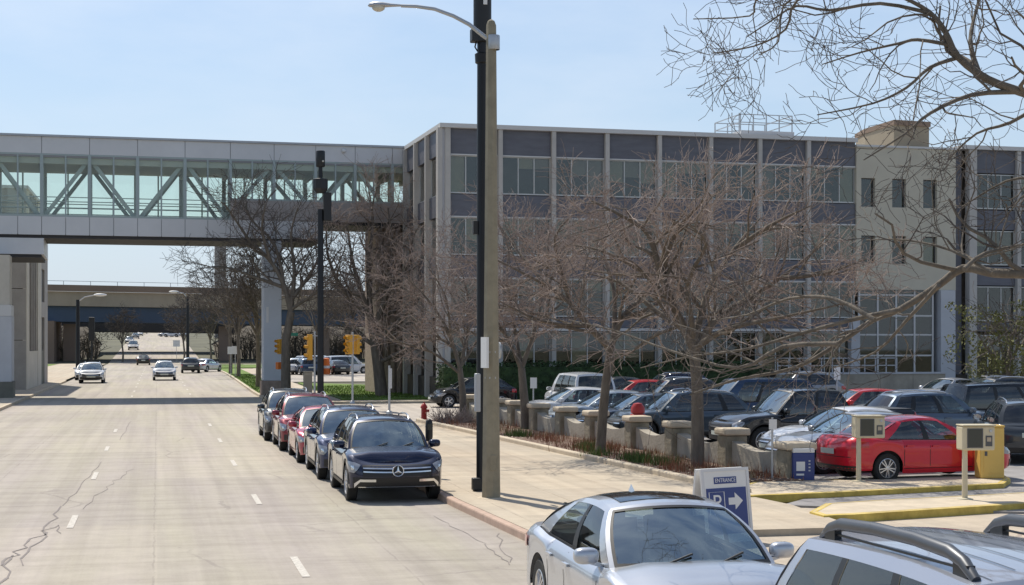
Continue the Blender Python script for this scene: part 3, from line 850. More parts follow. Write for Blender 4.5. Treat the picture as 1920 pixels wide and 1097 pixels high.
# planter edge and lot wall are turned a few degrees from the street
PA, PB = Vector((11.35, 29.2)), Vector((9.75, 56.5))
def pk(y): return lerp(PA.x, PB.x, (y - PA.y) / (PB.y - PA.y))
WA, WB = Vector((13.7, 31.5)), Vector((12.25, 57.0))
def wl(y): return lerp(WA.x, WB.x, (y - WA.y) / (WB.y - WA.y))
sw_ys = [23.5, 26, 29, 32, 36, 40, 44, 48, 52, 56, 58.5]
structure(MB().prism([(kr(y) + .16, y) for y in sw_ys] + [(pk(y), y) for y in reversed(sw_ys[2:])] + [(11.55, 27.0), (11.2, 23.5)], -.05, .13).build('pavement', 'walk_concrete'))
M_ = MB().prism([(kr(y), y) for y in sw_ys] + [(kr(y) + .157, y) for y in reversed(sw_ys)], -.05, .135)
structure(M_.build('kerb', 'red_kerb', bevel=.03))
flat('driveway_apron', 'apron_concrete', [(kr(y) + .003, y) for y in (-12, 0, 8, 14, 20, 23.497)] + [(11.5, 23.497), (11.9, 27.9), (18.2, 24.9), (60, 25.5), (60, -12)], -.05, .018)
structure(MB().prism([(pk(y), y) for y in sw_ys[2:]] + [(pk(y) + .2, y) for y in reversed(sw_ys[2:])], -.05, .25).build('planter_kerb', 'kerb_concrete', bevel=.03))
pl_ys = [31.2] + sw_ys[3:]
structure(MB().prism([(pk(y) + .203, y) for y in pl_ys] + [(wl(y) - .1, y) for y in reversed(pl_ys)], -.05, .20).build('planter_soil', 'mulch'))
LOT = .06
flat('parking_lot', 'lot_asphalt', [(wl(30), 30), (wl(58), 58), (16, 60.5), (17, 82), (75, 86), (75, 24.3), (17.6, 24.3), (11.6, 27.6)], -.05, LOT)
bayl = MB()
for k in range(9):
    y = 33.5 + 2.75 * k
    bayl.bb(wl(y) + .4, wl(y) + 5.2, y - .05, y + .05, LOT + .001, LOT + .005)
for k in range(14):
    x = 21 + 2.8 * k
    bayl.bb(x - .05, x + .05, 64, 69, LOT + .001, LOT + .005); bayl.bb(x - .05, x + .05, 33, 38, LOT + .001, LOT + .005)
structure(bayl.build('bay_lines', 'road_white'))
# yellow kerbed islands of the entry
def island(pts, label):
    o = thing('kerb_island', label, 'kerb island', (0, 0, 0), group='yellow edged entry islands')
    MB().prism(pts, .0, .165).build('island_top', 'kerb_concrete', o, bevel=.04)
    n = len(pts); c = Vector((sum(p[0] for p in pts) / n, sum(p[1] for p in pts) / n)); M_ = MB()
    big = [c + (Vector(p) - c) * 1.0 for p in pts]
    rings = []
    for p, q, r_ in zip(pts[-1:] + pts[:-1], pts, pts[1:] + pts[:1]):
        p, q, r_ = Vector(p), Vector(q), Vector(r_)
        e = (q - p).normalized() + (r_ - q).normalized(); nn = Vector((e.y, -e.x)).normalized()
        rings.append((q - nn * .0, q + nn * .02))
    v = []
    for a, b in rings: v += [(a.x - (b - a).x * 6, a.y - (b - a).y * 6, .169), (b.x, b.y, .160), (b.x, b.y, .0)]
    f = []
    for i in range(n):
        j = (i + 1) % n
        f += [(3 * i, 3 * i + 1, 3 * j + 1, 3 * j), (3 * i + 1, 3 * i + 2, 3 * j + 2, 3 * j + 1)]
    M_.add(v, f); M_.build('painted_edge', 'yellow_kerb', o)
    return o
def q2(px, py, z=.1): x, y, _ = G(px, py, z); return (x, y)
island([q2(1330, 938), q2(1560, 929), q2(1880, 912), q2(1893, 903), q2(1880, 895), q2(1700, 898), q2(1560, 905), q2(1420, 907)], 'yellow edged kerb island under the red sedan with the farther pay machine')
island([q2(1520, 966), q2(1545, 973), q2(1600, 971), q2(1920, 950), q2(2080, 940), q2(2080, 922), q2(1920, 929), q2(1640, 944), q2(1550, 950)], 'nearer yellow nosed kerb island in the driveway with a pay machine')
# far side pavements and verges
lw = MB().grid(lambda y, t: (lerp(-7.2, -13.5, t), y, gz(y) + .13), [58, 70, 100, 130, 160, 200, 228], [0, 1]).build('pavement', 'walk_concrete'); structure(lw)
structure(MB().prism([(-7.2, 58), (-7.05, 58), (-7.05, 128), (-7.2, 128)], -.05, .137).build('kerb', 'kerb_concrete'))
vy = [83, 86, 90, 96, 110, 125, 140, 160, 185]
structure(MB().prism([(kr(y) + .18, y) for y in vy] + [(7.8 + (y - 83) * .016, y) for y in reversed(vy)], -.05, .10).build('verge', 'lawn'))
structure(MB().prism([(kr(y), y) for y in vy] + [(kr(y) + .177, y) for y in reversed(vy)], -.05, .13).build('kerb', 'kerb_concrete'))
structure(MB().prism([(7.85 + (y - 83) * .016, y) for y in vy] + [(9.6 + (y - 83) * .016, y) for y in reversed(vy)], -.05, .08).build('pavement', 'walk_concrete'))
flat('lawn', 'lawn', [(9.7, 83.5), (17.5, 82.5), (17.5, 106), (10.4, 118), (9.9, 100)], -.05, .12)
flat('pavement', 'walk_concrete', [(8.6, 79.6), (20, 79.4), (20, 81.2), (8.4, 81.8)], -.04, .10)
flat('far_lot', 'cross_asphalt', [(10, 124), (40, 124), (60, 225), (12, 225)], -.05, .02)
flat('verge', 'lawn', [(7.4, 190), (30, 190), (30, 216), (7.4, 216)], -.05, .11)
flat('verge', 'lawn', [(-30, 150), (-13.6, 150), (-13.6, 225), (-30, 225)], -.05, .11)
# painted lane dashes
ln = MB()
for x, ofs in ((-1.45, 0), (1.95, 3.2)):
    y = 8 + ofs
    while y < 60:
        ln.box((x + random.Random(y).uniform(-.02, .02), y + 1.1, .006), (.11, 2.0, .004)); y += 9.6
    y = 92 + ofs
    while y < 200:
        ln.box((x, y + 1.2, .006), (.11, 2.4, .004)); y += 9.6
structure(ln.build('lane_markings', 'road_white'))
# a long sealed crack with broken edges down the left lane joint
ck = MB(); rg = random.Random(4)
def crackline(pts, w):
    prev = None
    for i, p in enumerate(pts):
        q = Vector((*p, .006))
        if prev is not None:
            d = (q - prev).normalized(); nrm = Vector((-d.y, d.x, 0)); ww = w * rg.uniform(.5, 1.3); w2 = w * rg.uniform(.5, 1.3)
            ck.add([prev - nrm * ww, prev + nrm * ww, q + nrm * w2, q - nrm * w2], [(0, 1, 2, 3)])
        prev = q
def wig(a, b, n, amp):
    return [(lerp(a[0], b[0], i / n) + rg.uniform(-amp, amp), lerp(a[1], b[1], i / n) + rg.uniform(-amp, amp)) for i in range(n + 1)]
for a, b, n, am, w in (((120, 948), (190, 866), 14, .04, .020), ((0, 1060), (95, 990), 12, .10, .04), ((40, 1060), (118, 950), 12, .08, .03), ((95, 990), (108, 985), 3, .05, .02),
                       ((108, 985), (110, 1000), 3, .04, .02), ((150, 955), (245, 880), 14, .07, .016), ((225, 825), (245, 790), 8, .04, .022), ((0, 951), (118, 947), 8, .03, .018),
                       ((100, 980), (380, 972), 16, .03, .012), ((930, 1000), (960, 1055), 8, .06, .015), ((812, 968), (905, 1020), 10, .06, .014), ((905, 1020), (958, 1060), 8, .05, .02),
                       ((600, 1052), (960, 1050), 14, .02, .010), ((470, 968), (700, 966), 10, .02, .008), ((0, 1097), (20, 1040), 5, .08, .045)):
    A, Bq = G(*a), G(*b)
    crackline(wig(A[:2], Bq[:2], n, am), w * .48)
mat("crack_dark", (0.23, 0.20, 0.185), 0.9)
structure(ck.build('road_cracks', 'crack_dark'))

# ------------------------------------------------------------------ the main office building
BR = R(1.8); BU = Vector((cos(BR), sin(BR)))
def on_line(px, o, rz=BR):
    """distance along a wall (through o, direction rz) where the sight line of a pixel column meets it"""
    u = Vector((cos(rz), sin(rz))); r = Vector(XY(px, 1.0))
    det = u.x * -r.y + r.x * u.y
    return (r.x * o.y - r.y * o.x) / (u.x * r.y - u.y * r.x)
C0 = Vector(XY(828, 82.6))
bt = [on_line(p, C0) for p in (828, 937, 1037, 1137, 1235, 1331, 1423, 1514, 1604)]
te = on_line(1790, C0); tc2 = on_line(1821, C0); bay = bt[3] - bt[2]
main = thing('office_building', 'long modernist office block of slate panels and pale columns behind the parking lot', 'building', (C0.x, C0.y, 0), BR)
DEP = 11.0; TOP = 14.85
zw = [(11.15, 13.2), (7.85, 9.88), (4.55, 6.6), (1.35, 3.75)]           # window bands from the top
zp = [(13.26, 14.62), (9.94, 11.10), (6.66, 7.80), (3.95, 4.5)]         # slate spandrels
x_end = tc2 + bay * 3.2
M_ = MB(); M_.bb(.3, bt[-1] - .1, .62, DEP, 1.0, 14.6); M_.bb(te + .5, x_end, .62, DEP, 1.0, 14.5); M_.bb(.0, x_end, .0, DEP, -.2, 1.28)
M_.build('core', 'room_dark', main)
M_ = MB(); M_.bb(-.15, bt[-1], -.30, DEP + .2, 14.62, TOP); M_.bb(te + .3, x_end, -.30, DEP, 14.45, 14.68)
M_.build('roof_edge', 'cap_white', main)
def column(x, y, w, d, z0=1.0, z1=14.62, m='concrete_column'):
    MB().bb(x - w / 2, x + w / 2, y, y + d, z0, z1).build('column', m, main, bevel=.02)
for i, t in enumerate(bt[:-1]):
    if i == 0:
        column(-.12, -.22, .26, .5); column(.30, -.22, .30, .5)
        MB().bb(.01, .15, -.12, .3, 1.0, 14.6).build('corner_panel', 'pale_concrete', main)
    else: column(t, -.24, .24, .5)
rgw = random.Random(11)
def window_bay(x0, x1, z0, z1, y=.12, n=3, blinds=True, par=None):
    f = MB(); w = .055
    f.bb(x0, x1, y - .05, y + .05, z0, z0 + .07); f.bb(x0, x1, y - .05, y + .05, z1 - .06, z1)
    for k in range(n + 1):
        xx = lerp(x0 + w / 2, x1 - w / 2, k / n); f.bb(xx - w / 2, xx + w / 2, y - .04, y + .06, z0 + .07, z1 - .06)
    wo = f.build('window', 'frame_aluminium', par or main)
    MB().bb(x0 + .02, x1 - .02, y - .008, y + .008, z0 + .04, z1 - .03).build('pane', 'window_glass', wo)
    if blinds:
        for k in range(n):
            a, b = lerp(x0, x1, k / n) + .04, lerp(x0, x1, (k + 1) / n) - .04
            u = rgw.random()
            if u < .62:
                drop = rgw.choice([.3, .45, .6, .98])
                MB().bb(a, b, y + .10, y + .13, lerp(z1, z0, drop), z1 - .04).build('blind', 'blind_beige' if rgw.random() < .55 else 'blind_pale', wo)
    return wo
for i in range(len(bt) - 1):
    x0, x1 = (bt[i] + .13 if i else .46), bt[i + 1] - .13
    if i == len(bt) - 2: x1 = bt[i + 1] - .02
    for j, (a, b) in enumerate(zw): window_bay(x0, x1, a, b, n=3)
    for j, (a, b) in enumerate(zp):
        sp = MB().bb(x0, x1, .0, .4, a, b).build('spandrel_panel', 'spandrel_slate', main)
        if j < 3: MB().bb(x0, x1, -.06, .05, a - .075, a - .004).build('sill', 'cap_white', main)
MB().bb(.5, bt[-1] - .05, -.75, -.26, 3.78, 3.93).build('canopy', 'cap_white', main)
# road-facing end wall
yb = [0.1, 3.3, 6.55, 9.8]
for k, y in enumerate(yb):
    if k: MB().bb(-.24, .2, y - .13, y + .13, -.1, 14.62).build('column', 'concrete_column', main, bevel=.02)
for k in range(3):
    a, b = yb[k] + .16, yb[k + 1] - .16
    for j, (z0, z1) in enumerate(zp[:3]): MB().bb(-.02, .28, a, b, z0, z1).build('spandrel_panel', 'spandrel_slate', main)
    for z0, z1 in zw[:3]:
        f = MB()
        for q in (a + .03, (a + b) / 2, b - .03): f.bb(.08, .16, q - .03, q + .03, z0, z1)
        f.bb(.08, .16, a, b, z0 - .03, z0 + .03)
        wo = f.build('window', 'frame_aluminium', main)
        MB().bb(.11, .125, a, b, z0, z1).build('pane', 'window_glass', wo)
# beige stair block
xm0 = bt[-1]; wn = [(on_line(p - 13, C0), on_line(p + 13, C0)) for p in (1626, 1684, 1742)]
zr_ = [(1.28, 14.38)]
rows = [(10.95, 12.6), (7.70, 9.30)]
B_ = MB(); y0, y1 = -.12, .5
xs_ = [xm0] + [v for p in wn for v in p] + [te]
B_.bb(xm0, te, y0, y1, 12.6, 14.38); B_.bb(xm0, te, y0, y1, 9.30, 10.95); B_.bb(xm0, te, y0, y1, 6.2, 7.70)
for z0, z1 in rows:
    for k in range(0, 8, 2): B_.bb(xs_[k], xs_[k + 1], y0, y1, z0, z1)
bb_ = B_.build('stair_block_wall', 'beige_render', main)
MB().bb(xm0 - .02, te + .02, -.2, DEP, 14.383, 14.5).build('coping', 'cap_white', main)
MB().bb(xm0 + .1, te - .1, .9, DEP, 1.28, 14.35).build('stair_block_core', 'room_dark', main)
for z0, z1 in rows:
    for k, (a, b) in enumerate(wn):
        f = MB(); f.bb(a, a + .05, .1, .18, z0, z1); f.bb(b - .05, b, .1, .18, z0, z1); f.bb(a + .05, b - .05, .1, .18, z1 - .05, z1); f.bb(a + .05, b - .05, .1, .18, z0, z0 + .05)
        wo = f.build('window', 'rim_dark', main); MB().bb(a + .04, b - .04, .135, .145, z0 + .03, z1 - .03).build('pane', 'window_glass', wo)
        if k == 2 and z0 < 9: MB().bb(a + .05, b - .05, .22, .24, z0 + .1, z1).build('blind', 'blind_beige', wo)
# glazed entrance under the stair block
xg0, xg1 = on_line(1612, C0), on_line(1750, C0)
f = MB()
for k in range(5):
    x = lerp(xg0, xg1, k / 4); f.bb(x - .05, x + .05, .05, .15, 1.28, 6.19)
for z in (1.32, 2.4, 3.6, 4.7, 5.9): f.bb(xg0 + .05, xg1 - .05, .06, .14, z - .045, z + .045)
wo = f.build('entrance_glazing', 'cap_white', main)
MB().bb(xg0, xg1, .11, .12, 1.28, 6.19).build('pane', 'window_glass', wo)
for px, w in ((1600, .55), (1773, .95)):
    x = on_line(px, C0); MB().bb(x - w / 2, x + w / 2, -.3, .7, 1.0, 6.19 if px > 1700 else 4.6).build('column', 'pale_concrete', main, bevel=.02)
# east wing: recess, column, bays
MB().bb(te, te + .62, .3, .9, 1.28, 14.4).build('recess_panel', 'spandrel_slate', main)
for k in range(4):
    x = tc2 + bay * k; column(x, -.24, .5 if k == 0 else .26, .5, 1.0, 14.44)
    for j, (a, b) in enumerate(zw): window_bay(x + (.26 if k == 0 else .14), x + bay - .14, a - .15, b - .15)
    for j, (a, b) in enumerate(zp): MB().bb(x + (.26 if k == 0 else .14), x + bay - .14, .0, .4, a - .15, b - .18).build('spandrel_panel', 'spandrel_slate', main)
# rooftop: plinth, railed platform, tan penthouse
BN = Vector((-BU.y, BU.x))
def deep(px, y): return on_line(px, C0 + BN * y)
x0, x1 = deep(1392, 3.0), deep(1492, 3.0); ZP = TOP + .72
M_ = MB(); M_.bb(x0 + .6, deep(1545, 3.0), 3.0, 8, TOP, TOP + .4); M_.bb(x0, x1, 3.2, 7.5, TOP + .402, ZP)
M_.build('roof_plinth', 'pale_concrete', main)
rl = MB()
for k in range(5):
    x = lerp(x0, x1 - .1, k / 4)
    for y in (3.3, 7.2): rl.bar((x, y, ZP), (x, y, ZP + .95), .06)
for z in (.48, .95):
    for y in (3.3, 7.2): rl.bar((x0, y, ZP + z), (x1 - .1, y, ZP + z), .05)
    for x in (x0, x1 - .1): rl.bar((x, 3.3, ZP + z), (x, 7.2, ZP + z), .05)
for dx in (-.7, -.25): rl.bar((x0 + dx, 2.9, TOP), (x0 + dx, 2.9, ZP + .95), .05)
for k in range(6): rl.bar((x0 - .7, 2.9, TOP + .2 + .22 * k), (x0 - .25, 2.9, TOP + .2 + .22 * k), .03)
rl.build('roof_railing', 'galvanised', main)
pq = [(deep(1622, 8.0), 8.0), (deep(1676, 4.0), 4.0), (deep(1742, 4.3), 4.3), (deep(1742, 4.3) + .8, 9.5), (deep(1622, 8.0) + .6, 10.4)]
MB().prism(pq, TOP - .3, TOP + 1.5).build('penthouse', 'tan_render', main)
pc = Vector((sum(p[0] for p in pq) / 5, sum(p[1] for p in pq) / 5))
MB().prism([tuple(pc + (Vector(p) - pc) * 1.04) for p in pq], TOP + 1.503, TOP + 1.8).build('penthouse_cap', 'bridge_brown', main)

# retaining wall along the terrace, hedge, green fence
rw = thing('retaining_wall', 'low concrete terrace wall below the glazed entrance behind parked cars', 'wall', (C0.x, C0.y, 0), BR)
a, b = on_line(1405, C0), on_line(1705, C0)
for k in range(5):
    xa, xb2 = lerp(a, b, k / 5), lerp(a, b, (k + 1) / 5)
    MB().bb(xa + .01, xb2 - .01, -4.0, -3.6, -.05, 1.42).build('wall_panel', 'wall_concrete', rw)
MB().bb(a, b, -4.06, -3.55, 1.423, 1.52).build('coping', 'pale_concrete', rw)
rl = thing('terrace_railing', 'white pipe railing standing on the terrace wall', 'railing', (C0.x, C0.y, 0), BR)
M_ = MB()
for k in range(12):
    x = lerp(a, on_line(1620, C0), k / 11); M_.bar((x, -3.8, 1.5), (x, -3.8, 2.3), .05)
for z in (1.9, 2.3): M_.bar((a, -3.8, z), (on_line(1620, C0), -3.8, z), .05)
M_.build('rail', 'pale_concrete', rl)
def leafbox(M_, x0, x1, y0, y1, z0, z1, n, s, rg):
    for _ in range(n):
        p = Vector((rg.uniform(x0, x1), rg.uniform(y0, y1), rg.uniform(z0, z1)))
        d = Vector((rg.gauss(0, 1), rg.gauss(0, 1), rg.gauss(0, 1))).normalized(); e = d.orthogonal().normalized(); f_ = d.cross(e)
        k = s * rg.uniform(.6, 1.4)
        M_.add([p - e * k, p + f_ * k * .6, p + e * k, p - f_ * k * .6], [(0, 1, 2, 3)])
hg = thing('hedge', 'long clipped evergreen hedge in front of the office block', 'hedge', (C0.x, C0.y, 0), BR)
rg = random.Random(3); M_ = MB(); xh = on_line(1400, C0)
for k in range(52):
    xa = lerp(-.6, xh, k / 52); h = 2.1 + rg.uniform(-.12, .12)
    leafbox(M_, xa, xa + (xh + .6) / 52 + .1, -2.6, -1.0, .1, h, 340, .07, rg)
M_.build('foliage', 'hedge_green', hg)
MB().bb(-.4, xh - .1, -2.35, -1.2, .05, 1.85).build('stem_mass', 'hedge_green', hg)
fn = thing('fence', 'dark green slatted fence on the lawn left of the hedge', 'fence', (0, 0, 0))
pa, pb = Vector(G(757, 731)[:2]), Vector(G(823, 736)[:2])
M_ = MB()
for k in range(26):
    p = pa.lerp(pb, k / 25); M_.box((p.x, p.y, .95), (.05, .09, 1.75), rz=BR)
M_.build('slat_panel', 'fence_green', fn)
for k in range(4):
    p = pa.lerp(pb, k / 3); MB().box((p.x, p.y - .07, 1.0), (.09, .09, 1.95), rz=BR).build('post', 'pale_concrete' if k in (0,) else 'fence_green', fn)

# ------------------------------------------------------------------ glazed skyway over the street
S0 = Vector(XY(775, 92.4))
sk = thing('skyway', 'glazed pedestrian bridge with silver panels and diagonal trusses crossing above the street', 'pedestrian bridge', (S0.x, S0.y, 0), BR)
sx = lambda px: on_line(px, S0)
WY = 5.6
zT, zG1, zG0, zB, zR0 = 14.86, 13.80, 10.25, 9.22, 11.42
major = [sx(p) for p in (-105, -12, 78, 168, 258, 347, 432, 514, 592, 666, 736, 782)]
xL, xS, xE = major[0], sx(432), major[-1]; xQ = sx(603)
def panels(x0s, x1s, z0, z1, y, name, m, t=.12, seam=.018):
    for a, b in zip(x0s, x1s): MB().bb(a + seam, b - seam, y, y + t, z0, z1).build(name, m, sk)
for y in (0, WY - .12):
    panels(major[:-1], major[1:], zG1, zT - .12, y, 'fascia_panel', 'panel_silver')
    lo = [x for x in major if x <= xQ + .1]
    half = sorted(lo + [(a + b) / 2 for a, b in zip(lo, lo[1:])])
    if half[-1] < xQ: half.append(xQ)
    panels(half[:-1], half[1:], zB, zG0, y, 'fascia_panel', 'panel_silver')
    MB().bb(xS, xE, y + .005, y + .12, zG0 + .02, zR0).build('ramp_panel', 'brown_panel', sk)
M_ = MB(); M_.bb(xL, xE, .03, .10, zG1 - .2, zT - .15); M_.bb(xL, xQ, .03, .10, zB + .05, zG0 - .02); M_.bb(xL, xE, WY - .10, WY - .03, zG1, zT - .15)
M_.build('seam_backing', 'panel_seam', sk)
MB().bb(xL - .1, xE, -.12, WY + .12, zT - .117, zT).build('roof', 'steel_gray', sk)
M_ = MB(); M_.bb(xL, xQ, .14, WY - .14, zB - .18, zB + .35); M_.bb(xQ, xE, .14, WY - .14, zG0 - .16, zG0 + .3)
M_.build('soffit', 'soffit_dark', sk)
M_ = MB(); M_.bb(xL, xE, .14, WY - .14, zG1 - .55, zG1 - .1)
for x in major: M_.bb(x - .1, x + .1, .2, WY - .2, zG1 - .8, zG1 - .55)
M_.build('ceiling', 'skyway_ceiling', sk)
for y, nm in ((.06, 'near'), (WY - .06, 'far')):
    mu = MB()
    for i, x in enumerate(major[:-1]):
        z0 = zG0 if x < xS - .1 else zR0
        mu.bb(x - .09, x + .09, y - .07, y + .07, z0, zG1)
        xm_ = (x + major[i + 1]) / 2; mu.bb(xm_ - .045, xm_ + .045, y - .05, y + .05, z0, zG1)
    mu.bb(xL, xS, y - .055, y + .055, zG0 + .005, zG0 + .11); mu.bb(xS, xE, y - .055, y + .055, zR0 + .005, zR0 + .1)
    mu.bb(xL, xE, y - .055, y + .055, zG1 - .10, zG1 - .005)
    mu.build('mullion_frame', 'mullion_green', sk)
    M_ = MB(); M_.bb(xL, xS, y - .006, y + .006, zG0, zG1); M_.bb(xS, xE, y - .006, y + .006, zR0, zG1)
    M_.build('glazing', 'skyway_glass', sk)
    yt = y + (.45 if nm == 'near' else -.45)
    for i in range(len(major) - 2):
        a, b = major[i], major[i + 1]; z0 = zG0 if a < xS - .1 else zR0 - .5
        up = (i % 2 == 0)                       # rising to the right from even nodes
        p, q = ((a + .1, yt, z0), (b - .1, yt, zG1 - .3)) if up else ((a + .1, yt, zG1 - .3), (b - .1, yt, z0))
        MB().bar(p, q, .17, .22).build('truss_diagonal', 'truss_paint', sk)
    for i, x in enumerate(major[:-1]):
        if i % 1 == 0: MB().bb(x - .11, x + .11, yt - .12, yt + .12, zG0, zG1 - .1).build('truss_post', 'truss_paint', sk)
    rl_ = MB()
    for dz in (.55, .9, 1.15): rl_.bar((xL, yt, zG0 + dz), (xS, yt, zG0 + dz), .05)
    rl_.build('handrail', 'truss_paint', sk)
cam_ball = MB().ball((sx(644), -.12, 14.45), .13); cam_ball.build('dome_camera', 'sign_white', sk)
# supports
sp = thing('skyway_pillar', 'tall pale blue gray pillar with brown base holding up the skyway', 'pillar', (*XY(509, 89.5), 0), BR)
MB().bb(-.52, .52, -.6, .6, .95, 9.0).build('shaft', 'blue_gray_pillar', sp, bevel=.04)
MB().bb(-.60, .60, -.68, .68, -.05, .948).build('base', 'brick_brown', sp)
MB().bb(-.36, -.22, -.64, -.605, 4.3, 5.2).build('panel_plate', 'sign_white', sp)
tw = thing('stair_tower', 'brown ribbed stair tower under the right end of the skyway', 'tower', (S0.x, S0.y, 0), BR)
a, b = sx(712), sx(783)
MB().bb(a, b, 1.2, 5.4, -.05, 10.05).build('wall', 'brick_brown', tw)
M_ = MB()
for k in range(6): x = lerp(a, b, (k + .5) / 6); M_.bb(x - .12, x + .12, 1.0, 1.198, 0, 10.05)
M_.build('rib', 'brick_brown', tw)
# west abutment of the skyway
ab = thing('skyway_abutment', 'gray panelled box carrying the left end of the skyway above the pavement', 'building', (S0.x, S0.y, 0), BR)
xa = sx(82)
MB().bb(xL - 3, xa, .06, WY + 1, 8.12, zB - .19).build('fascia', 'panel_silver', ab)
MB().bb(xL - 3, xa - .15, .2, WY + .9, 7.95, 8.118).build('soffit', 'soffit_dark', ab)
pr = thing('west_pier', 'pale square pier with dark base at the left edge of the street', 'pier', (*XY(-14, 84.2), 0), BR)
MB().bb(-1.1, 1.0, 0, 2.2, 1.0, 4.6).build('shaft', 'pale_concrete', pr, bevel=.03)
MB().bb(-1.15, 1.06, -.06, 2.26, -.05, .998).build('base', 'dark_base', pr)
MB().bb(-1.1, .88, .05, 2.15, 5.2, 7.94).build('upper_shaft', 'pilaster_light', pr)
MB().bb(-1.1, .98, -.02, 2.18, 4.602, 5.198).build('band', 'cap_white', pr)

# ------------------------------------------------------------------ concrete building left of the street
L0 = Vector(XY(50, 99)); L0y = 99
lb = thing('concrete_building', 'tan concrete building with tall dark window strips left of the road', 'building', (L0.x, L0.y, 0))
LH = 13.2; LD = 19.5
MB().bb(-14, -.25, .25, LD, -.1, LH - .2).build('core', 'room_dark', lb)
for k in range(4):
    for j in range(4):
        MB().bb(-3.3 * (k + 1) + .02, -3.3 * k - .02 - (.02 if k == 0 else 0), .0, .246, 3.3 * j + .02, 3.3 * j + 3.28).build('wall_panel', 'left_concrete', lb)
ys_ = [0, 1.4]
def lpan(y0, y1, z0, z1, m='pilaster_light', t=0.0, name='pilaster'): MB().bb(-.246 , t, y0, y1, z0, z1).build(name, m, lb)
lpan(0.004, 2.2, 0, LH); lpan(9.6, 13.0, 0, LH, 'pilaster_light'); lpan(16, LD, 0, LH, 'left_concrete')
for k in range(4):
    y = 2.2 + 1.85 * k
    if k: lpan(y - .22, y + .22, 2.6, LH, 'left_concrete', .02)
lpan(2.2, 9.6, 0, 2.58, 'pilaster_light', -.02, 'base_panel')
for k in range(4):
    y0, y1 = 2.2 + 1.85 * k + (.22 if k else 0), 2.2 + 1.85 * (k + 1) - (.22 if k < 3 else 0)
    wo = MB().bb(-.20, -.13, y0, y1, 2.6, LH - .5).build('window_strip', 'rim_dark', lb)
    MB().bb(-.127, -.12, y0 + .06, y1 - .06, 2.7, LH - .6).build('pane', 'window_glass', wo)
for j in range(3):
    wo = MB().bb(-.20, -.13, 13.05, 15.95, 2.6 + 3.5 * j, 5.0 + 3.5 * j).build('window', 'rim_dark', lb)
    lpan(13.0, 16.0, 5.0 + 3.5 * j, 6.1 + 3.5 * j, 'left_concrete', 0, 'spandrel_panel')
lpan(13.0, 16.0, 0, 2.6, 'dark_base', -.05, 'base_panel')
MB().bb(-14.1, .1, -.1, LD + .1, LH - .2, LH).build('coping', 'cap_white', lb)

# ------------------------------------------------------------------ freeway bridges
def bridge(name, label, y, ztop, zmid, zlow, zbot, drop, x0=-90, x1=190, blue='bridge_blue', w=16):
    b = thing(name, label, 'bridge', (0, 0, 0))
    sl_ = lambda x: -drop * (x + 15)
    def slab(nm, m, ya, yb2, za, zb2):
        M_ = MB()
        for i in range(7):
            xa_, xb_ = lerp(x0, x1, i / 7), lerp(x0, x1, (i + 1) / 7)
            M_.add([(xa_, ya, za + sl_(xa_)), (xb_, ya, za + sl_(xb_)), (xb_, yb2, za + sl_(xb_)), (xa_, yb2, za + sl_(xa_)),
                    (xa_, ya, zb2 + sl_(xa_)), (xb_, ya, zb2 + sl_(xb_)), (xb_, yb2, zb2 + sl_(xb_)), (xa_, yb2, zb2 + sl_(xa_))],
                   [(0, 3, 2, 1), (4, 5, 6, 7), (0, 1, 5, 4), (2, 3, 7, 6), (0, 4, 7, 3), (1, 2, 6, 5)])
        M_.build(nm, m, b)
    slab('parapet', 'bridge_brown', y, y + .4, zmid + .02, ztop)
    slab('deck', 'bridge_tan', y + .5, y + w, zlow + .02, zmid)
    if blue:
        for k in range(4): slab('girder', blue, y + 1.2 + k * 4.2, y + 1.7 + k * 4.2, zbot, zlow)
    slab('rail', 'galvanised', y + .15, y + .25, ztop + .55, ztop + .62)
    M_ = MB()
    for i in range(70):
        x = lerp(x0, x1, i / 70); M_.bar((x, y + .2, ztop + sl_(x)), (x, y + .2, ztop + .6 + sl_(x)), .09)
    M_.build('rail_post', 'galvanised', b)
    return b
br1 = bridge('freeway_bridge', 'tan concrete freeway bridge with blue steel girders spanning the road', 246, 12.0, 11.0, 8.75, 6.35, .012)
for x in (-24, -13.2, 10.5, 26, 44, 70):
    o = MB().bb(x - 1.0, x + 1.0, 249, 251, -.5, 6.33 - .012 * (x + 15) - .3).build('pier', 'bridge_brown', br1)
br2 = bridge('freeway_bridge', 'second freeway bridge in deep shade behind the blue girders', 285, 11.4, 10.6, 8.6, 5.1, .010, blue='bridge_shaded')
for x in (-20, 12, 30): MB().bb(x - .9, x + .9, 290, 292, 0, 5.0).build('pier', 'bridge_brown', br2)
aw = thing('abutment_wall', 'dark brown bridge abutment wall left of the road under the freeway', 'wall', (0, 0, 0))
MB().bb(-40, -15.2, 243, 262, -.5, 6.4).build('wall', 'bridge_brown', aw)

mat('bank_soil', (0.075, 0.062, 0.045), 0.95, var=.5, vscale=.35, bump=.8, bscale=3)
def bank(x0, x1, y0, y1, h, nm='embankment'):
    rg_ = random.Random(int(x0 * 7 + 900)); M_ = MB(); nx, ny = 24, 5
    M_.grid(lambda u, v: (lerp(x0, x1, u) , lerp(y0, y1, v), gz(lerp(y0, y1, v)) - .1 + h * sin(pi * .5 * min(1, v * 1.4)) * min(1, min(u, 1 - u) * 60 + .35) + rg_.uniform(-.15, .15)), [i / nx for i in range(nx + 1)], [j / ny for j in range(ny + 1)])
    return structure(M_.build(nm, 'bank_soil', smooth=True, ang=80))
bank(-70, -9.5, 263, 284, 5.0); bank(9.5, 160, 263, 284, 5.2)

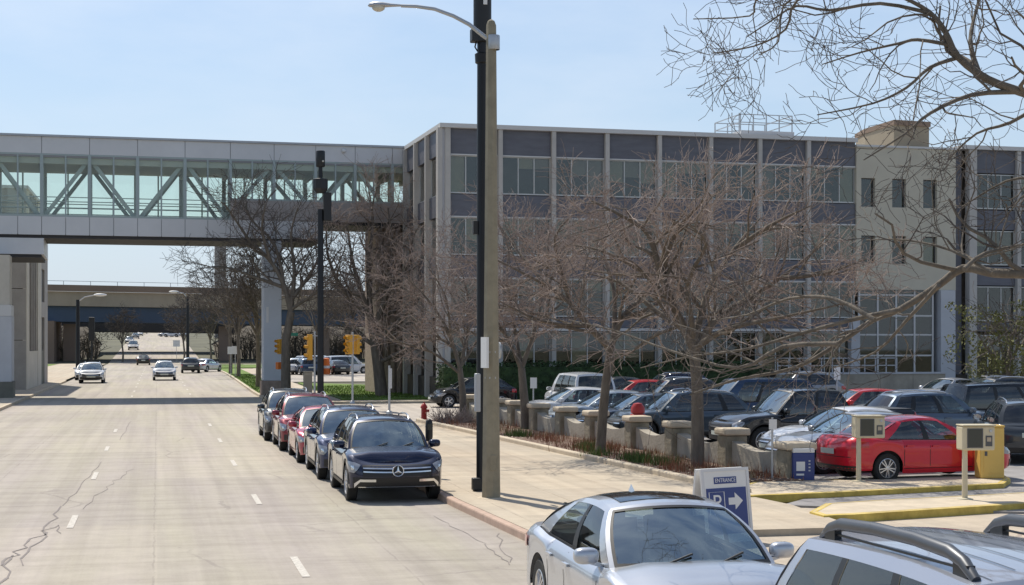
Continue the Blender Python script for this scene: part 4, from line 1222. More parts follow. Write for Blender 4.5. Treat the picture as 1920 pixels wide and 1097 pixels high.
# ------------------------------------------------------------------ planter wall: posts with caps and dipped panels
wdir = (WB - WA).normalized(); wrz = math.atan2(wdir.y, wdir.x)
ppx = [1490, 1373, 1271, 1194, 1117, 1060, 1010, 968, 938, 908, 882]
pw = []
for p in ppx:
    t = on_line(p, WA, wrz); pw.append(WA + wdir * t)
rg = random.Random(8)
plab = ['end post of the planter wall beside the blue box', 'capped post right of the thick near trunk', 'capped post left of the thick near trunk', 'capped post in front of the red hooded pillar', 'capped post just left of the leaning trunk',
        'capped post between the leaning trunk and the thin trunk', 'capped post right of the thin dark trunk', 'capped post left of the thin dark trunk', 'capped post just right of the concrete lamp pole', 'capped post hidden behind the black pole', 'last capped post by the cross street shrub']
for i, c in enumerate(pw):
    s_ = .62 if i == 0 else .56
    o = thing('wall_post', 'stout rough concrete ' + plab[i], 'post', (c.x, c.y, 0), wrz + R(90), 'posts of the planter wall')
    h = .93 if i else .80
    MB().bb(-s_ / 2, s_ / 2, -s_ / 2, s_ / 2, .0, h).build('shaft', 'post_concrete', o, bevel=.045)
    MB().bb(-s_ / 2 - .06, s_ / 2 + .06, -s_ / 2 - .06, s_ / 2 + .06, h + .002, h + .17).build('cap', 'kerb_concrete', o, bevel=.05)
for i in range(len(pw) - 1):
    a, b = pw[i], pw[i + 1]; L_ = (b - a).length - .57
    c = (a + b) / 2
    side_ = ['nearest the blue box', 'behind the thick near trunk', 'second from the near trunk', 'in front of the slate wagon', 'beyond the leaning trunk', 'in front of the silver sedans', 'by the thin dark trunk', 'in front of the white car', 'right of the concrete lamp pole', 'behind the two poles'][i]
    o = thing('wall_panel', 'low dipped concrete wall panel ' + side_, 'wall', (c.x, c.y, 0), math.atan2(wdir.y, wdir.x), 'panels of the planter wall')
    M_ = MB(); n = 8
    top = lambda t: .80 - .16 * sin(pi * min(1, max(0, t)))
    for k in range(n):
        t0, t1 = k / n, (k + 1) / n
        M_.add([(lerp(-L_ / 2, L_ / 2, t), y, z) for t, y, z in ((t0, -.14, 0), (t1, -.14, 0), (t1, .14, 0), (t0, .14, 0), (t0, -.14, top(t0)), (t1, -.14, top(t1)), (t1, .14, top(t1)), (t0, .14, top(t0)))],
               [(4, 5, 6, 7), (0, 1, 5, 4), (2, 3, 7, 6)])
    M_.build('panel', 'wall_concrete', o)
# a red standpipe cap behind the wall
o = thing('standpipe', 'small red capped pillar behind the planter wall beside the slate wagon', 'standpipe', (*XY(1196, 44.6), 0))
MB().lathe([(.16, 0), (.16, 1.12), (.20, 1.13), (.20, 1.28), (.12, 1.40), (.01, 1.42)], 16).build('pipe', 'hydrant_red', o, smooth=True)
MB().lathe([(.20, 1.0), (.22, 1.02), (.22, 1.08), (.20, 1.1)], 16).build('collar', 'hydrant_red', o, smooth=True)

# ------------------------------------------------------------------ ground planting (stuff)
mat('straw', (0.36, 0.27, 0.15), 0.9, var=.35, vscale=2)
def blades(M_, n, where, h0, h1, rg, w=.012):
    for _ in range(n):
        x, y, z = where(rg); h = rg.uniform(h0, h1); a = rg.uniform(0, 2 * pi); l = rg.uniform(.1, .5) * h
        dx, dy = cos(a), sin(a)
        M_.add([(x - dy * w, y + dx * w, z), (x + dy * w, y - dx * w, z), (x + dx * l, y + dy * l, z + h)], [(0, 1, 2)])
def in_bed(y0, y1, f0=.08, f1=.95):
    def w(rg):
        y = rg.uniform(y0, y1); a, b = pk(y) + .2, wl(y) - .15
        return (lerp(a, b, rg.uniform(f0, f1)), y, .19)
    return w
rg = random.Random(5)
M_ = MB(); MS = MB()
for y0, y1, nc, sp_ in ((31.4, 34.9, 46, .16), (35, 40, 22, .22), (40, 47, 40, .2), (47.5, 55, 26, .25)):
    for _ in range(nc):
        c_ = in_bed(y0, y1, .12, .95)(rg); h_ = rg.uniform(.12, .42); tgt = M_ if rg.random() < .68 else MS
        blades(tgt, rg.randint(14, 58), lambda r_, c_=c_: (c_[0] + r_.gauss(0, sp_), c_[1] + r_.gauss(0, sp_ * 1.4), .19), h_ * .4, h_, rg, .009)
tag(MS.build('straw_grass', 'straw'), 'straw coloured dead stems in the planter strip', 'grass', kind='stuff')
tag(M_.build('dry_grass', 'dry_grass'), 'rust coloured dry grass in the planter strip', 'grass', kind='stuff')
M_ = MB()
for (y, f, n) in ((35.6, .35, 260), (36.6, .25, 200), (37.4, .3, 200), (40.8, .35, 260), (41.6, .4, 200), (47.5, .3, 300), (51, .3, 300), (39, .15, 150)):
    def w(rg, y=y, f=f):
        a, b = pk(y) + .2, wl(y) - .15
        return (lerp(a, b, f) + rg.gauss(0, .18), y + rg.gauss(0, .25), .19)
    blades(M_, n, w, .1, .32, rg, .012)
tag(M_.build('fresh_grass', 'fresh_grass'), 'fresh green clumps sprouting in the planter strip', 'grass', kind='stuff')
M_ = MB()
def w(rg): return (rg.uniform(9.9, 17.3), rg.uniform(83.6, 108), .115)
blades(M_, 9000, w, .04, .12, rg, .02)
def w(rg):
    y = rg.uniform(83.5, 150); return (rg.uniform(kr(y) + .25, 7.7 + (y - 83) * .016), y, .095)
blades(M_, 6000, w, .04, .12, rg, .02)
tag(M_.build('lawn_grass', 'lawn'), 'short mown grass on the corner lawn and verge', 'grass', kind='stuff')
M_ = MB()
for _ in range(420):
    y = rg.uniform(30, 56); a, b = pk(y) + .22, wl(y) - .2; p = Vector((lerp(a, b, rg.random()), y, .205)); k = rg.uniform(.02, .05)
    an = rg.uniform(0, 6.3); M_.add([p + Vector((k * cos(an + q), k * sin(an + q), rg.uniform(0, .02))) for q in (0, 1.6, 3.1, 4.7)], [(0, 1, 2, 3)])
tag(M_.build('leaf_litter', 'cabinet_tan'), 'pale dead leaves scattered on the planter soil', 'leaves', kind='stuff')

# ------------------------------------------------------------------ trees without leaves
def perp(d, rg):
    v = Vector((rg.gauss(0, 1), rg.gauss(0, 1), rg.gauss(0, 1))); v -= d * v.dot(d)
    return v.normalized() if v.length > 1e-4 else d.orthogonal().normalized()
def rand_on(pts, t):
    n = len(pts) - 1; k = min(n - 1, int(t * n)); u = t * n - k
    return pts[k].lerp(pts[k + 1], u), (pts[k + 1] - pts[k]).normalized()
def grow(T1, T2, p, d, L, r, lvl, cf, rg):
    n = cf['seg'][lvl]; pts = [p]; rad = [r]; rt = max(cf['rmin'], r * .42)
    for i in range(n):
        d = (d + Vector((rg.gauss(0, 1), rg.gauss(0, 1), rg.gauss(0, 1))) * cf['jit'] + Vector((0, 0, cf['up'][lvl]))).normalized()
        p = p + d * (L / n); pts.append(p); rad.append(lerp(r, rt, (i + 1) / n))
    (T1 if lvl <= cf['split'] else T2).tube(pts, rad, cf['sides'][lvl], lvl <= 1)
    children(T1, T2, pts, r, rt, L, lvl, cf, rg)
def children(T1, T2, pts, r, rt, L, lvl, cf, rg, start=.22):
    if lvl >= cf['max']: return
    nc = cf['n'][lvl]
    for c in range(nc):
        t = start + (1 - start) * (c + rg.random()) / nc
        q, dd = rand_on(pts, min(.999, t))
        a = R(rg.uniform(*cf['ang'])); v = perp(dd, rg); v.z *= cf.get('flat', .8)
        d2 = (dd * cos(a) + v.normalized() * sin(a)).normalized()
        Lc = cf['len'][lvl + 1] * rg.uniform(.55, 1.2) * (1.15 - .45 * t)
        grow(T1, T2, q, d2, Lc, max(cf['rmin'], lerp(r, rt, t) * rg.uniform(.45, .65)), lvl + 1, cf, rg)
CF = dict(seg=[4, 5, 4, 4, 3, 2], jit=.17, up=[.1, .06, .05, .03, .02, 0], n=[5, 6, 6, 6, 5, 0], ang=(28, 70), len=[3, 2.4, 1.75, 1.1, .66, .36], sides=[8, 7, 5, 4, 3, 3], split=2, max=4, rmin=.0065, flat=.75)
def px_tree(name, label, d, trunk, limbs, rbase, cf, seed, tm='bark', cm='twig_brown', group=None, gz0=0.0, nb=None):
    """trunk and limbs follow their outlines in the photograph, each limb with its own depth drift (metres)"""
    rg = random.Random(seed)
    b = XY(trunk[0][0], d)
    o = thing(name, label, 'tree', (b[0], b[1], 0), 0, group)
    off = Vector((b[0], b[1], 0)); T1, T2 = MB(), MB()
    tx = trunk[-1][0]; tp = [P(px, py, d) - off for px, py in trunk]; tp[0].z = gz0 - .05
    sqz = cf.get('squash')
    if sqz: limbs = [(L_[0], [(tx + (a - tx) * sqz[0], b + max(0, 640 - b) * sqz[1]) for a, b in L_[1]]) + tuple(L_[2:]) for L_ in limbs]
    n = len(tp); rr = [rbase * lerp(1, .72, i / (n - 1)) for i in range(n)]; rr[0] = rbase * 1.25
    T1.tube([tp[0], tp[0].lerp(tp[1], .12)] + tp[1:], [rr[0], rbase] + rr[1:], 10)
    for L_ in limbs:
        dd = L_[0]; pl_ = L_[1]; fr = L_[2] if len(L_) > 2 else .62
        pts = [P(px, py, d + dd * (i / (len(pl_) - 1)) ** 1.2) - off + (Vector((rg.gauss(0, .02), rg.gauss(0, .02), 0)) if i else Vector((0, 0, 0))) for i, (px, py) in enumerate(pl_)]
        # a smoother spine
        sp_ = []
        for i in range(len(pts) - 1):
            for k in range(3):
                u = k / 3; p0 = pts[max(0, i - 1)]; p1 = pts[i]; p2 = pts[i + 1]; p3 = pts[min(len(pts) - 1, i + 2)]
                sp_.append(.5 * ((2 * p1) + (p2 - p0) * u + (2 * p0 - 5 * p1 + 4 * p2 - p3) * u * u + (3 * p1 - p0 - 3 * p2 + p3) * u ** 3))
        sp_.append(pts[-1])
        r0 = rbase * fr * cf.get('fat', 1); r1 = max(cf.get('tip', .012), r0 * .16)
        T1.tube(sp_, [lerp(r0, r1, i / (len(sp_) - 1)) for i in range(len(sp_))], 8)
        L = sum((q - p).length for p, q in zip(sp_, sp_[1:]))
        c2 = dict(cf); c2['n'] = [0, int(max(4, L * cf.get('dens', 3.0) * (L_[3] if len(L_) > 3 else 1)))] + cf['n'][2:]
        children(T1, T2, sp_, r0, r1, L, 1, c2, rg, .12)
    T1.build('trunk', tm, o, smooth=True, ang=60)
    T2.build('crown', cm, o)
    return o
def auto_limbs(px, py, w, h, n, rg, dd):
    """limbs fanning from a fork"""
    o = []
    for k in range(n):
        u = -1 + 2 * (k + .5) / n + rg.uniform(-.12, .12); e = math.sqrt(max(.12, 1 - .8 * u * u)); depth = rg.uniform(-dd, dd)
        o.append((depth, [(px, py), (px + u * w * .28, py - h * e * .35), (px + u * w * .62 + rg.uniform(-4, 4), py - h * e * .68), (px + u * w, py - h * e)], rg.uniform(.38, .6)))
    return o
rt = random.Random(77)
tg = 'bare trees along the planter wall'
px_tree('bare_tree', 'thick trunked bare tree in the planter nearest the arrow sign', 37.0, [(1308, 893), (1308, 800), (1307, 720), (1300, 650)],
    [(-.6, [(1300, 650), (1270, 580), (1246, 500), (1225, 420), (1185, 385), (1130, 350)], .62), (.8, [(1302, 660), (1335, 600), (1390, 555), (1450, 510), (1525, 432)], .55),
     (-1.6, [(1246, 510), (1265, 430), (1300, 370), (1345, 330)], .42), (1.5, [(1302, 640), (1325, 540), (1370, 450), (1415, 385)], .5), (-2.2, [(1300, 655), (1360, 615), (1450, 590), (1560, 560)], .42),
     (1.8, [(1290, 620), (1240, 580), (1180, 520), (1120, 500)], .42), (-1.0, [(1370, 450), (1430, 400), (1500, 360)], .34), (1.0, [(1262, 560), (1215, 500), (1150, 455), (1090, 440)], .36), (-2.5, [(1302, 640), (1290, 520), (1320, 440), (1290, 400)], .4),
     (-1.5, [(1450, 510), (1520, 500), (1590, 470)], .3)],
    .175, dict(CF, dens=2.9, n=[5, 6, 5, 6, 4, 0], squash=(1.12, .09), up=[.1, .02, .02, .02, .02, 0], fat=1.2), 21, group=tg)
px_tree('bare_tree', 'leaning bare tree with a wide fork in the planter in front of the slate wagon', 41.6, [(1124, 862), (1130, 780), (1137, 710), (1145, 655)],
    [(-.5, [(1145, 655), (1108, 610), (1062, 552), (1005, 508), (940, 470)], .58), (.6, [(1143, 660), (1166, 592), (1205, 545), (1222, 470), (1205, 405)], .58), (1.5, [(1205, 545), (1240, 500), (1290, 470)], .36),
     (-1.5, [(1080, 575), (1060, 500), (1050, 430), (1085, 380)], .4), (1.8, [(1150, 640), (1150, 540), (1130, 450), (1150, 390)], .44), (-2, [(1110, 610), (1030, 600), (960, 560)], .36), (1.2, [(1166, 592), (1230, 580), (1290, 545)], .34), (2, [(1040, 535), (990, 460), (960, 410)], .36)],
    .15, dict(CF, dens=2.8, n=[5, 6, 5, 6, 4, 0], squash=(1.1, .07), up=[.1, .02, .02, .02, .02, 0], fat=1.2), 22, group=tg, cm='twig_red')
px_tree('bare_tree', 'thin dark bare tree in the planter just right of the concrete lamp pole', 53.0, [(985, 815), (984, 760), (980, 715), (978, 690)],
    [(0, [(978, 690), (1000, 620), (1016, 545), (1010, 470)], .55), (-1, [(980, 700), (955, 640), (915, 585), (860, 540)], .5), (1.2, [(1000, 620), (1050, 570), (1090, 540)], .4), (1.5, [(978, 690), (960, 590), (950, 500), (965, 440)], .45), (-1.5, [(955, 640), (900, 630), (845, 600)], .35), (.5, [(1016, 560), (1050, 480), (1040, 430)], .36)],
    .17, dict(CF, dens=3.0, n=[5, 6, 5, 6, 4, 0]), 23, group=tg, cm='twig_red')
px_tree('bare_tree', 'reddish bare tree behind the two poles at the far end of the planter', 59.0, [(868, 790), (868, 740), (862, 690)],
    [(0, [(862, 690), (840, 620), (800, 560), (760, 520)], .55), (1, [(862, 690), (880, 600), (870, 520), (840, 470)], .5), (-1, [(862, 700), (810, 660), (750, 640), (710, 600)], .45), (1.5, [(862, 690), (905, 620), (940, 560)], .45), (-1.5, [(845, 640), (835, 560), (800, 500)], .4), (1.8, [(850, 650), (790, 610), (740, 560)], .4)],
    .15, dict(CF, dens=3.0, n=[5, 6, 5, 6, 4, 0]), 24, group=tg, cm='twig_red')
CFB = dict(CF, len=[4, 3.6, 2.5, 1.6, .95, .5], rmin=.010, dens=1.9, n=[5, 6, 5, 5, 5, 0])
px_tree('bare_tree', 'large dark bare tree on the corner lawn beside the yellow traffic signal', 88.0, [(716, 746), (710, 690), (702, 630), (696, 600)],
    [(0, [(696, 600), (676, 545), (660, 480), (650, 410)], .55), (1.5, [(700, 620), (725, 550), (735, 470), (728, 390)], .55), (-1.5, [(690, 590), (640, 540), (615, 480), (612, 420)], .45), (2, [(696, 600), (690, 500), (700, 420), (690, 350)], .5), (-2, [(705, 640), (760, 590), (800, 520), (815, 450)], .45), (1, [(705, 650), (660, 620), (620, 590)], .4), (-2.5, [(710, 680), (770, 650), (830, 610)], .4), (2.5, [(725, 550), (770, 490), (780, 420)], .4)],
    .36, CFB, 31, group='bare trees on the lawn and verge', cm='twig_brown')
px_tree('bare_tree', 'crooked dark bare tree directly right of the blue gray skyway pillar', 86.0, [(536, 748), (536, 690), (536, 640), (546, 585)],
    [(0, [(546, 585), (532, 535), (508, 490), (470, 455), (430, 450)], .6), (.8, [(546, 575), (552, 510), (545, 440), (558, 390)], .5), (-1.2, [(508, 492), (490, 430), (500, 380)], .4), (1.4, [(535, 540), (480, 520), (420, 500), (370, 505)], .4), (1.8, [(548, 560), (590, 500), (610, 440)], .42), (-1.6, [(470, 455), (440, 410), (420, 380)], .32), (1, [(532, 535), (515, 460), (470, 410), (460, 370)], .38), (-2, [(546, 580), (590, 550), (630, 520)], .35)],
    .29, CFB, 32, group='bare trees on the lawn and verge', cm='twig_dark')
k = 0
for px, d, top, w_, lab in ((484, 106, 470, 80, 'slim dark bare tree on the verge left of the blue gray pillar'), (447, 138, 500, 62, 'bare tree on the verge in front of the parked row with a pale sign'), (432, 152, 500, 60, 'forked bare tree farthest along the verge'),
                        (395, 205, 560, 40, 'small hazy bare tree beyond the side street'), (345, 222, 575, 28, 'tiny bare tree beside the road under the bridge'), (600, 150, 520, 70, 'bare tree behind the orange barrel'), (655, 165, 530, 60, 'bare tree at the back of the far lot'), (230, 235, 590, 22, 'rusty small tree left of the road by the bridge')):
    rg = random.Random(100 + k); base = HY + HC * F / d; fork = base - (base - top) * .38
    px_tree('bare_tree', lab, d, [(px, base), (px + 1, (base + fork) / 2), (px - 1, fork)], auto_limbs(px - 1, fork, w_, fork - top, 5, rg, 2.0), .19 if d < 180 else .16,
            dict(CFB, rmin=.014 if d < 160 else .02, n=[5, 6, 5, 5, 0, 0], max=4, dens=1.6), 200 + k, group='bare trees on the lawn and verge', cm='twig_dark')
    k += 1
# near tree on the right whose limbs reach into the picture
CFN = dict(CF, tip=.005, seg=[4, 6, 6, 5, 4, 3], len=[3, 1.4, 1.0, .62, .38, .2], rmin=.0028, dens=2.1, n=[5, 5, 4, 3, 2, 0], jit=.27, up=[.1, .09, .08, .05, .03, 0], ang=(25, 62), split=2)
px_tree('street_tree', 'near bare street tree at the right edge whose limbs overhang the parked cars', 13.5, [(2120, 1315), (2112, 1000), (2105, 760), (2100, 560)],
    [(0, [(2105, 600), (2085, 400), (2040, 260), (1975, 195), (1915, 172), (1850, 150), (1792, 108), (1768, 60), (1742, 22), (1690, -5), (1630, -25)], .66, .75),
     (.9, [(1838, 145), (1820, 80), (1832, 10), (1850, -60)], .30), (-.5, [(1905, 172), (1820, 178), (1745, 212), (1690, 252), (1620, 300)], .26),
     (.5, [(1780, 84), (1725, 73), (1680, 82), (1610, 98), (1535, 122)], .20, .8), (-.4, [(1793, 109), (1740, 128), (1690, 165), (1625, 195), (1535, 215)], .20),
     (.4, [(1745, 25), (1650, 5), (1560, 18), (1490, 12), (1440, 40), (1395, 70)], .20, .55), (.7, [(1600, -40), (1490, 0), (1470, 55), (1420, 85), (1335, 100)], .15, .45), (-.3, [(1540, -30), (1470, 10), (1462, 80), (1430, 105)], .12, .4),
     (1.2, [(1480, -40), (1410, 0), (1395, 30), (1300, 35)], .12, .4), (-.8, [(1985, 200), (1960, 120), (1930, 60), (1900, 20)], .3), (.6, [(1960, 190), (1900, 230), (1830, 250), (1770, 300)], .22),
     (.8, [(2040, 300), (1960, 330), (1880, 340), (1800, 390)], .24),
     (1.5, [(2103, 640), (2060, 560), (1985, 520), (1920, 513), (1862, 512), (1808, 503), (1755, 538), (1690, 580), (1640, 600), (1570, 645), (1490, 690), (1380, 712), (1290, 740)], .62),
     (2.0, [(1690, 580), (1600, 600), (1500, 625), (1400, 655), (1290, 668), (1200, 690)], .26), (.8, [(1808, 505), (1850, 475), (1925, 455), (1990, 430)], .24),
     (2.2, [(1640, 600), (1560, 560), (1480, 560), (1400, 590), (1330, 600)], .24), (1.0, [(1860, 512), (1780, 470), (1700, 450), (1620, 450)], .18), (2.4, [(1570, 645), (1470, 650), (1380, 690), (1260, 660), (1150, 620), (1060, 600)], .24), (1.7, [(1760, 535), (1700, 600), (1640, 660), (1560, 690)], .22)],
    .094, CFN, 41, cm='twig_dark')
# leafing tree at the far right and brown shrub at the planter's end
rg = random.Random(9); bx, by = XY(1893, 74)
o = thing('leafing_tree', 'small tree breaking into olive leaf at the right edge by the office block', 'tree', (bx, by, 0))
T1, T2, T3 = MB(), MB(), MB()
T1.tube([(0, 0, 0), (.05, 0, 1.4), (-.1, .1, 2.4)], [.2, .16, .13], 9)
for k in range(6):
    a = 2 * pi * k / 6; grow(T1, T2, Vector((-.05, .05, 2.0)), Vector((cos(a) * .8, sin(a) * .8, .8)).normalized(), 2.4, .08, 1, dict(CFB, n=[5, 5, 5, 4, 0, 0], max=3), rg)
for _ in range(95):
    c = Vector((rg.gauss(0, 1.35), rg.gauss(0, 1.2), rg.uniform(1.5, 5.0))); leafbox(T3, c.x - .35, c.x + .35, c.y - .35, c.y + .35, c.z - .25, c.z + .25, 38, .07, rg)
T1.build('trunk', 'bark', o, smooth=True); T2.build('crown', 'twig_dark', o); T3.build('foliage', 'leaf_olive', o)
bx, by = XY(856, 57.5)
o = thing('shrub', 'rounded brown twiggy shrub at the corner end of the planter', 'shrub', (bx, by, .1))
T2 = MB()
for _ in range(420):
    a = rg.uniform(0, 2 * pi); e = rg.uniform(.15, 1.3); d = Vector((cos(a) * cos(e), sin(a) * cos(e), sin(e)))
    p0 = Vector((rg.uniform(-.7, .7), rg.uniform(-.5, .5), 0)); L_ = rg.uniform(.4, .85); m1 = p0 + d * L_ * .5 + perp(d, rg) * .06
    T2.tube([p0, m1, p0 + d * L_ + perp(d, rg) * .1], [.010, .008, .006], 3, False)
T2.build('twig_mass', 'twig_brown', o)

# ------------------------------------------------------------------ poles, lamps, signs
x, y = XY(921, 30.2)
o = thing('street_lamp', 'tall tapered tan concrete lamp post with a curved arm reaching over the road', 'street lamp', (x, y, .12))
b = Vector((x, y, .12)); z1 = P(927, 36, 30.2).z - .12
MB().lathe([(.01, 0), (.185, .001), (.178, .35), (.135, 4.5), (.10, z1 - .12), (.07, z1 - .04), (.01, z1)], 8).build('post', 'pole_concrete', o, smooth=True, ang=30)
M_ = MB()
for zz_ in (2.35, 2.85): M_.lathe([(.168 - zz_ * .0105, -.02), (.172 - zz_ * .0105, -.018), (.172 - zz_ * .0105, .018), (.168 - zz_ * .0105, .02)], 16, (0, 0, zz_))
M_.build('strap', 'galvanised', o)
MB().bb(-.06, .06, -.182, -.165, .55, .85).build('hand_hole_cover', 'pole_concrete', o, bevel=.008)
M_ = MB(); M_.lathe([(.30, -.012), (.30, .012), (.18, .02)], 8); M_.build('base_pad', 'kerb_concrete', o)
arm = [P(px, py, 30.2) - b for px, py in ((925, 80), (905, 66), (880, 46), (850, 30), (815, 17), (780, 12), (752, 11))]
MB().tube(arm, [.045, .043, .04, .038, .036, .034, .032], 10).build('arm', 'galvanised', o, smooth=True)
MB().lathe([(.125, -.14), (.13, -.13), (.13, .13), (.125, .14)], 12, (arm[0].x, arm[0].y, arm[0].z)).build('collar', 'galvanised', o, smooth=True)
hd = P(722, 11, 30.2) - b; M_ = MB()
ax = (P(692, 11, 30.2) - P(752, 11, 30.2)).normalized()
def cobra(z0, zs, w0):
    prof = [(-.36, .03), (-.3, .05), (-.12, .075), (.05, .12), (.2, .135), (.30, .09), (.335, .02)]
    sd_ = Vector((-ax.y, ax.x, 0)); m = MB()
    m.grid(lambda u, a: hd + ax * prof[u][0] + sd_ * prof[u][1] * cos(a) * w0 + Vector((0, 0, z0 + zs * prof[u][1] * sin(a) * .62)), range(7), [pi * k / 10 for k in range(11)])
    return m
cobra(.0, 1, 1.0).build('lamp_head', 'galvanised', o, smooth=True)
M_ = cobra(.0, -.35, .98); M_.build('lamp_base', 'steel_gray', o, smooth=True)
MB().ball(hd + ax * .13 + Vector((0, 0, -.03)), (.13, .12, .085), 14, 8).build('lamp_bowl', 'lamp_lens', o, smooth=True)
x2, y2 = XY(910, 30.0)
pa = P(909, 632, 30.06) - b; 
so_ = thing('parking_sign', 'narrow white street sign strapped edge on to the concrete lamp post', 'sign', (*XY(909, 30.1), 0))
c = P(909, 661, 30.1)
MB().box((0, 0, c.z), (.05, .32, .60), rz=R(8)).build('sign_plate', 'sign_white', so_)
s2 = thing('round_sign', 'white rounded sign seen edge on at the right of the lamp post', 'sign', (*XY(938.5, 30.3), 0))
c = P(938, 657, 30.3)
MB().lathe([(.001, -.012), (.16, -.012), (.16, .012), (.001, .012)], 20, (0, .12, c.z), 'x').build('sign_plate', 'galvanised', s2)
# black equipment poles
def black_pole(label, px, d, r, ztop, z0=.1):
    x, y = XY(px, d)
    o = thing('equipment_pole', label, 'pole', (x, y, z0), group='black equipment poles')
    MB().lathe([(r * 1.02, 0), (r, .3), (r * .94, ztop * .5), (r * .86, ztop)], 20, cap=True).build('shaft', 'black_metal', o, smooth=True)
    MB().lathe([(r * 1.6, 0), (r * 1.55, .06), (r * 1.05, .09)], 20).build('base_flange', 'black_metal', o, smooth=True)
    return o
d = 31.6
o = black_pole('tall black pole with equipment shroud standing close behind the concrete lamp post', 904.5, d, .125, 9.3)
zz = lambda py, d=d: HC + d * (HY - py) / F - .1
MB().lathe([(.12, zz(120)), (.15, zz(118)), (.16, zz(102)), (.13, zz(100))], 16).build('collar', 'black_metal', o, smooth=True)
MB().lathe([(.15, zz(80)), (.185, zz(79)), (.185, zz(-60)), (.1, zz(-64))], 20, cap=True).build('shroud', 'black_box', o, smooth=True)
MB().bb(-.24, -.10, -.14, .12, zz(80), zz(55)).build('radio_box', 'black_box', o, bevel=.02)
MB().tube([(-.14, -.06, zz(80)), (-.17, -.07, zz(90)), (-.12, -.09, zz(98))], .016, 6).build('cable', 'black_metal', o)
MB().bb(-.02, .06, -.20, -.186, zz(12), zz(2)).build('label_plate', 'sign_white', o)
MB().bb(-.225, .0, -.16, .04, .05, .30).build('hand_hole_box', 'black_box', o, bevel=.02)
MB().bb(-.17, -.06, -.13, .02, zz(772), zz(700)).build('meter_box', 'steel_gray', o, bevel=.02)
MB().bb(-.20, -.11, -.07, .05, zz(440), zz(415)).build('bracket', 'black_box', o)
MB().bar((-.03, -.13, zz(690)), (-.03, -.115, zz(130)), .02).build('conduit', 'black_metal', o)
d = 76.0
o = black_pole('black pole with stacked antenna boxes in front of the skyway', 601, d, .16, 9.6)
MB().lathe([(.10, zz(362, d)), (.10, zz(312, d))], 12).build('neck', 'black_metal', o, smooth=True)
MB().lathe([(.2, zz(313, d)), (.22, zz(312, d)), (.22, zz(284, d)), (.2, zz(283, d))], 18, cap=True).build('antenna_cylinder', 'black_box', o, smooth=True)
MB().lathe([(.22, zz(362, d)), (.36, zz(354, d)), (.36, zz(336, d)), (.28, zz(335, d))], 8, cap=True).build('radio_box', 'black_box', o)
MB().bb(.14, .52, -.2, .2, zz(414, d), zz(361, d)).build('panel_antenna', 'black_box', o, bevel=.03)
MB().lathe([(.006, 0), (.05, .02), (.05, .08), (.006, .1)], 10, (.1, -.24, zz(305, d))).build('status_lamp', 'lamp_lens', o)
# far black lamp posts
for px, d, py0, arm_, lab in ((146, 145, 562, 42, 'black street lamp with a white arm on the left pavement before the bridge'), (352, 190, 556, -26, 'distant street lamp with a pale arm right of the road')):
    x, y = XY(px, d); o = thing('street_lamp', lab, 'street lamp', (x, y, 0)); z1 = HC + d * (HY - py0) / F
    MB().lathe([(.26, 0), (.2, .8), (.17, z1)], 12, cap=True).build('post', 'black_metal', o, smooth=True)
    e = P(px + arm_, py0 - 9, d) - Vector((x, y, 0))
    MB().tube([(0, 0, z1 - .2), (e.x * .3, e.y * .3, e.z - .2), (e.x * .8, e.y * .8, e.z), e], .06, 6).build('arm', 'galvanised', o)
    MB().ball(e, (.62, .2, .14), 12, 6).build('lamp_head', 'sign_white', o, smooth=True)
# traffic signals
def signal(label, px, d, py0, py1, col, rz, twin=False, z0=.1):
    x, y = XY(px, d); o = thing('traffic_signal', label, 'traffic light', (x, y, z0), rz, 'traffic signals at the intersection')
    za, zb_ = HC + d * (HY - py1) / F - z0, HC + d * (HY - py0) / F - z0
    MB().lathe([(.16, 0), (.1, .12), (.055, .14), (.055, zb_ + .15)], 10, cap=True).build('post', 'galvanised', o, smooth=True)
    for k, s_ in enumerate((-1, 1) if twin else (-1,)):
        h = MB().bb(-.17, .17, s_ * .26 - .11, s_ * .26 + .11, za, zb_).build('housing', col, o, bevel=.025)
        for j in range(3):
            zc = lerp(za, zb_, (j + .5) / 3)
            if s_ < 0:
                MB().grid(lambda a, t: (.11 * cos(a), -.37 - .19 * t * (1 if sin(a) > -.2 else .5), zc + .11 * sin(a)), [-.6 + (pi + 1.2) * i / 10 for i in range(11)], [0, 1]).build('visor', col, o)
                MB().lathe([(.001, -.378), (.1, -.374)], 14, (0, 0, zc), 'y').build('lens', ('lamp_lens', 'signal_orange', 'lamp_red')[j] if False else 'screen_dark', o)
            else:
                MB().grid(lambda a, t: (.11 * cos(a), .37 + .19 * t, zc + .11 * sin(a)), [-.6 + (pi + 1.2) * i / 10 for i in range(11)], [0, 1]).build('visor', col, o)
    MB().bb(-.03, .03, -.2, .2, zb_ - .1, zb_ - .05).build('bracket', 'galvanised', o)
    return o
signal('yellow twin traffic signal on a thin gray post at the corner lawn', 661, 77.6, 628, 664, 'signal_yellow', R(-50), True)
signal('yellow traffic signal half hidden behind the black antenna pole', 590, 80.0, 627, 675, 'signal_yellow', R(-80))
o = signal('orange signal with walk box beside the skyway pillar', 533, 87.0, 636, 664, 'signal_yellow', R(-70))
MB().bb(-.18, .18, -.46, -.2, 1.55, 1.95).build('walk_box', 'signal_orange', o, bevel=.03)
x, y = XY(172, 150); o = thing('traffic_signal', 'black traffic signal on the far left pavement', 'traffic light', (x, y, 0))
MB().lathe([(.09, 0), (.07, 4.8)], 8, cap=True).build('post', 'black_metal', o); MB().bb(-.28, .28, -.2, .2, 3.3, 5.6).build('housing', 'black_box', o, bevel=.05)
x, y = XY(545, 86); o = thing('street_name_sign', 'green street name blade above the orange signal', 'sign', (x, y, 0))
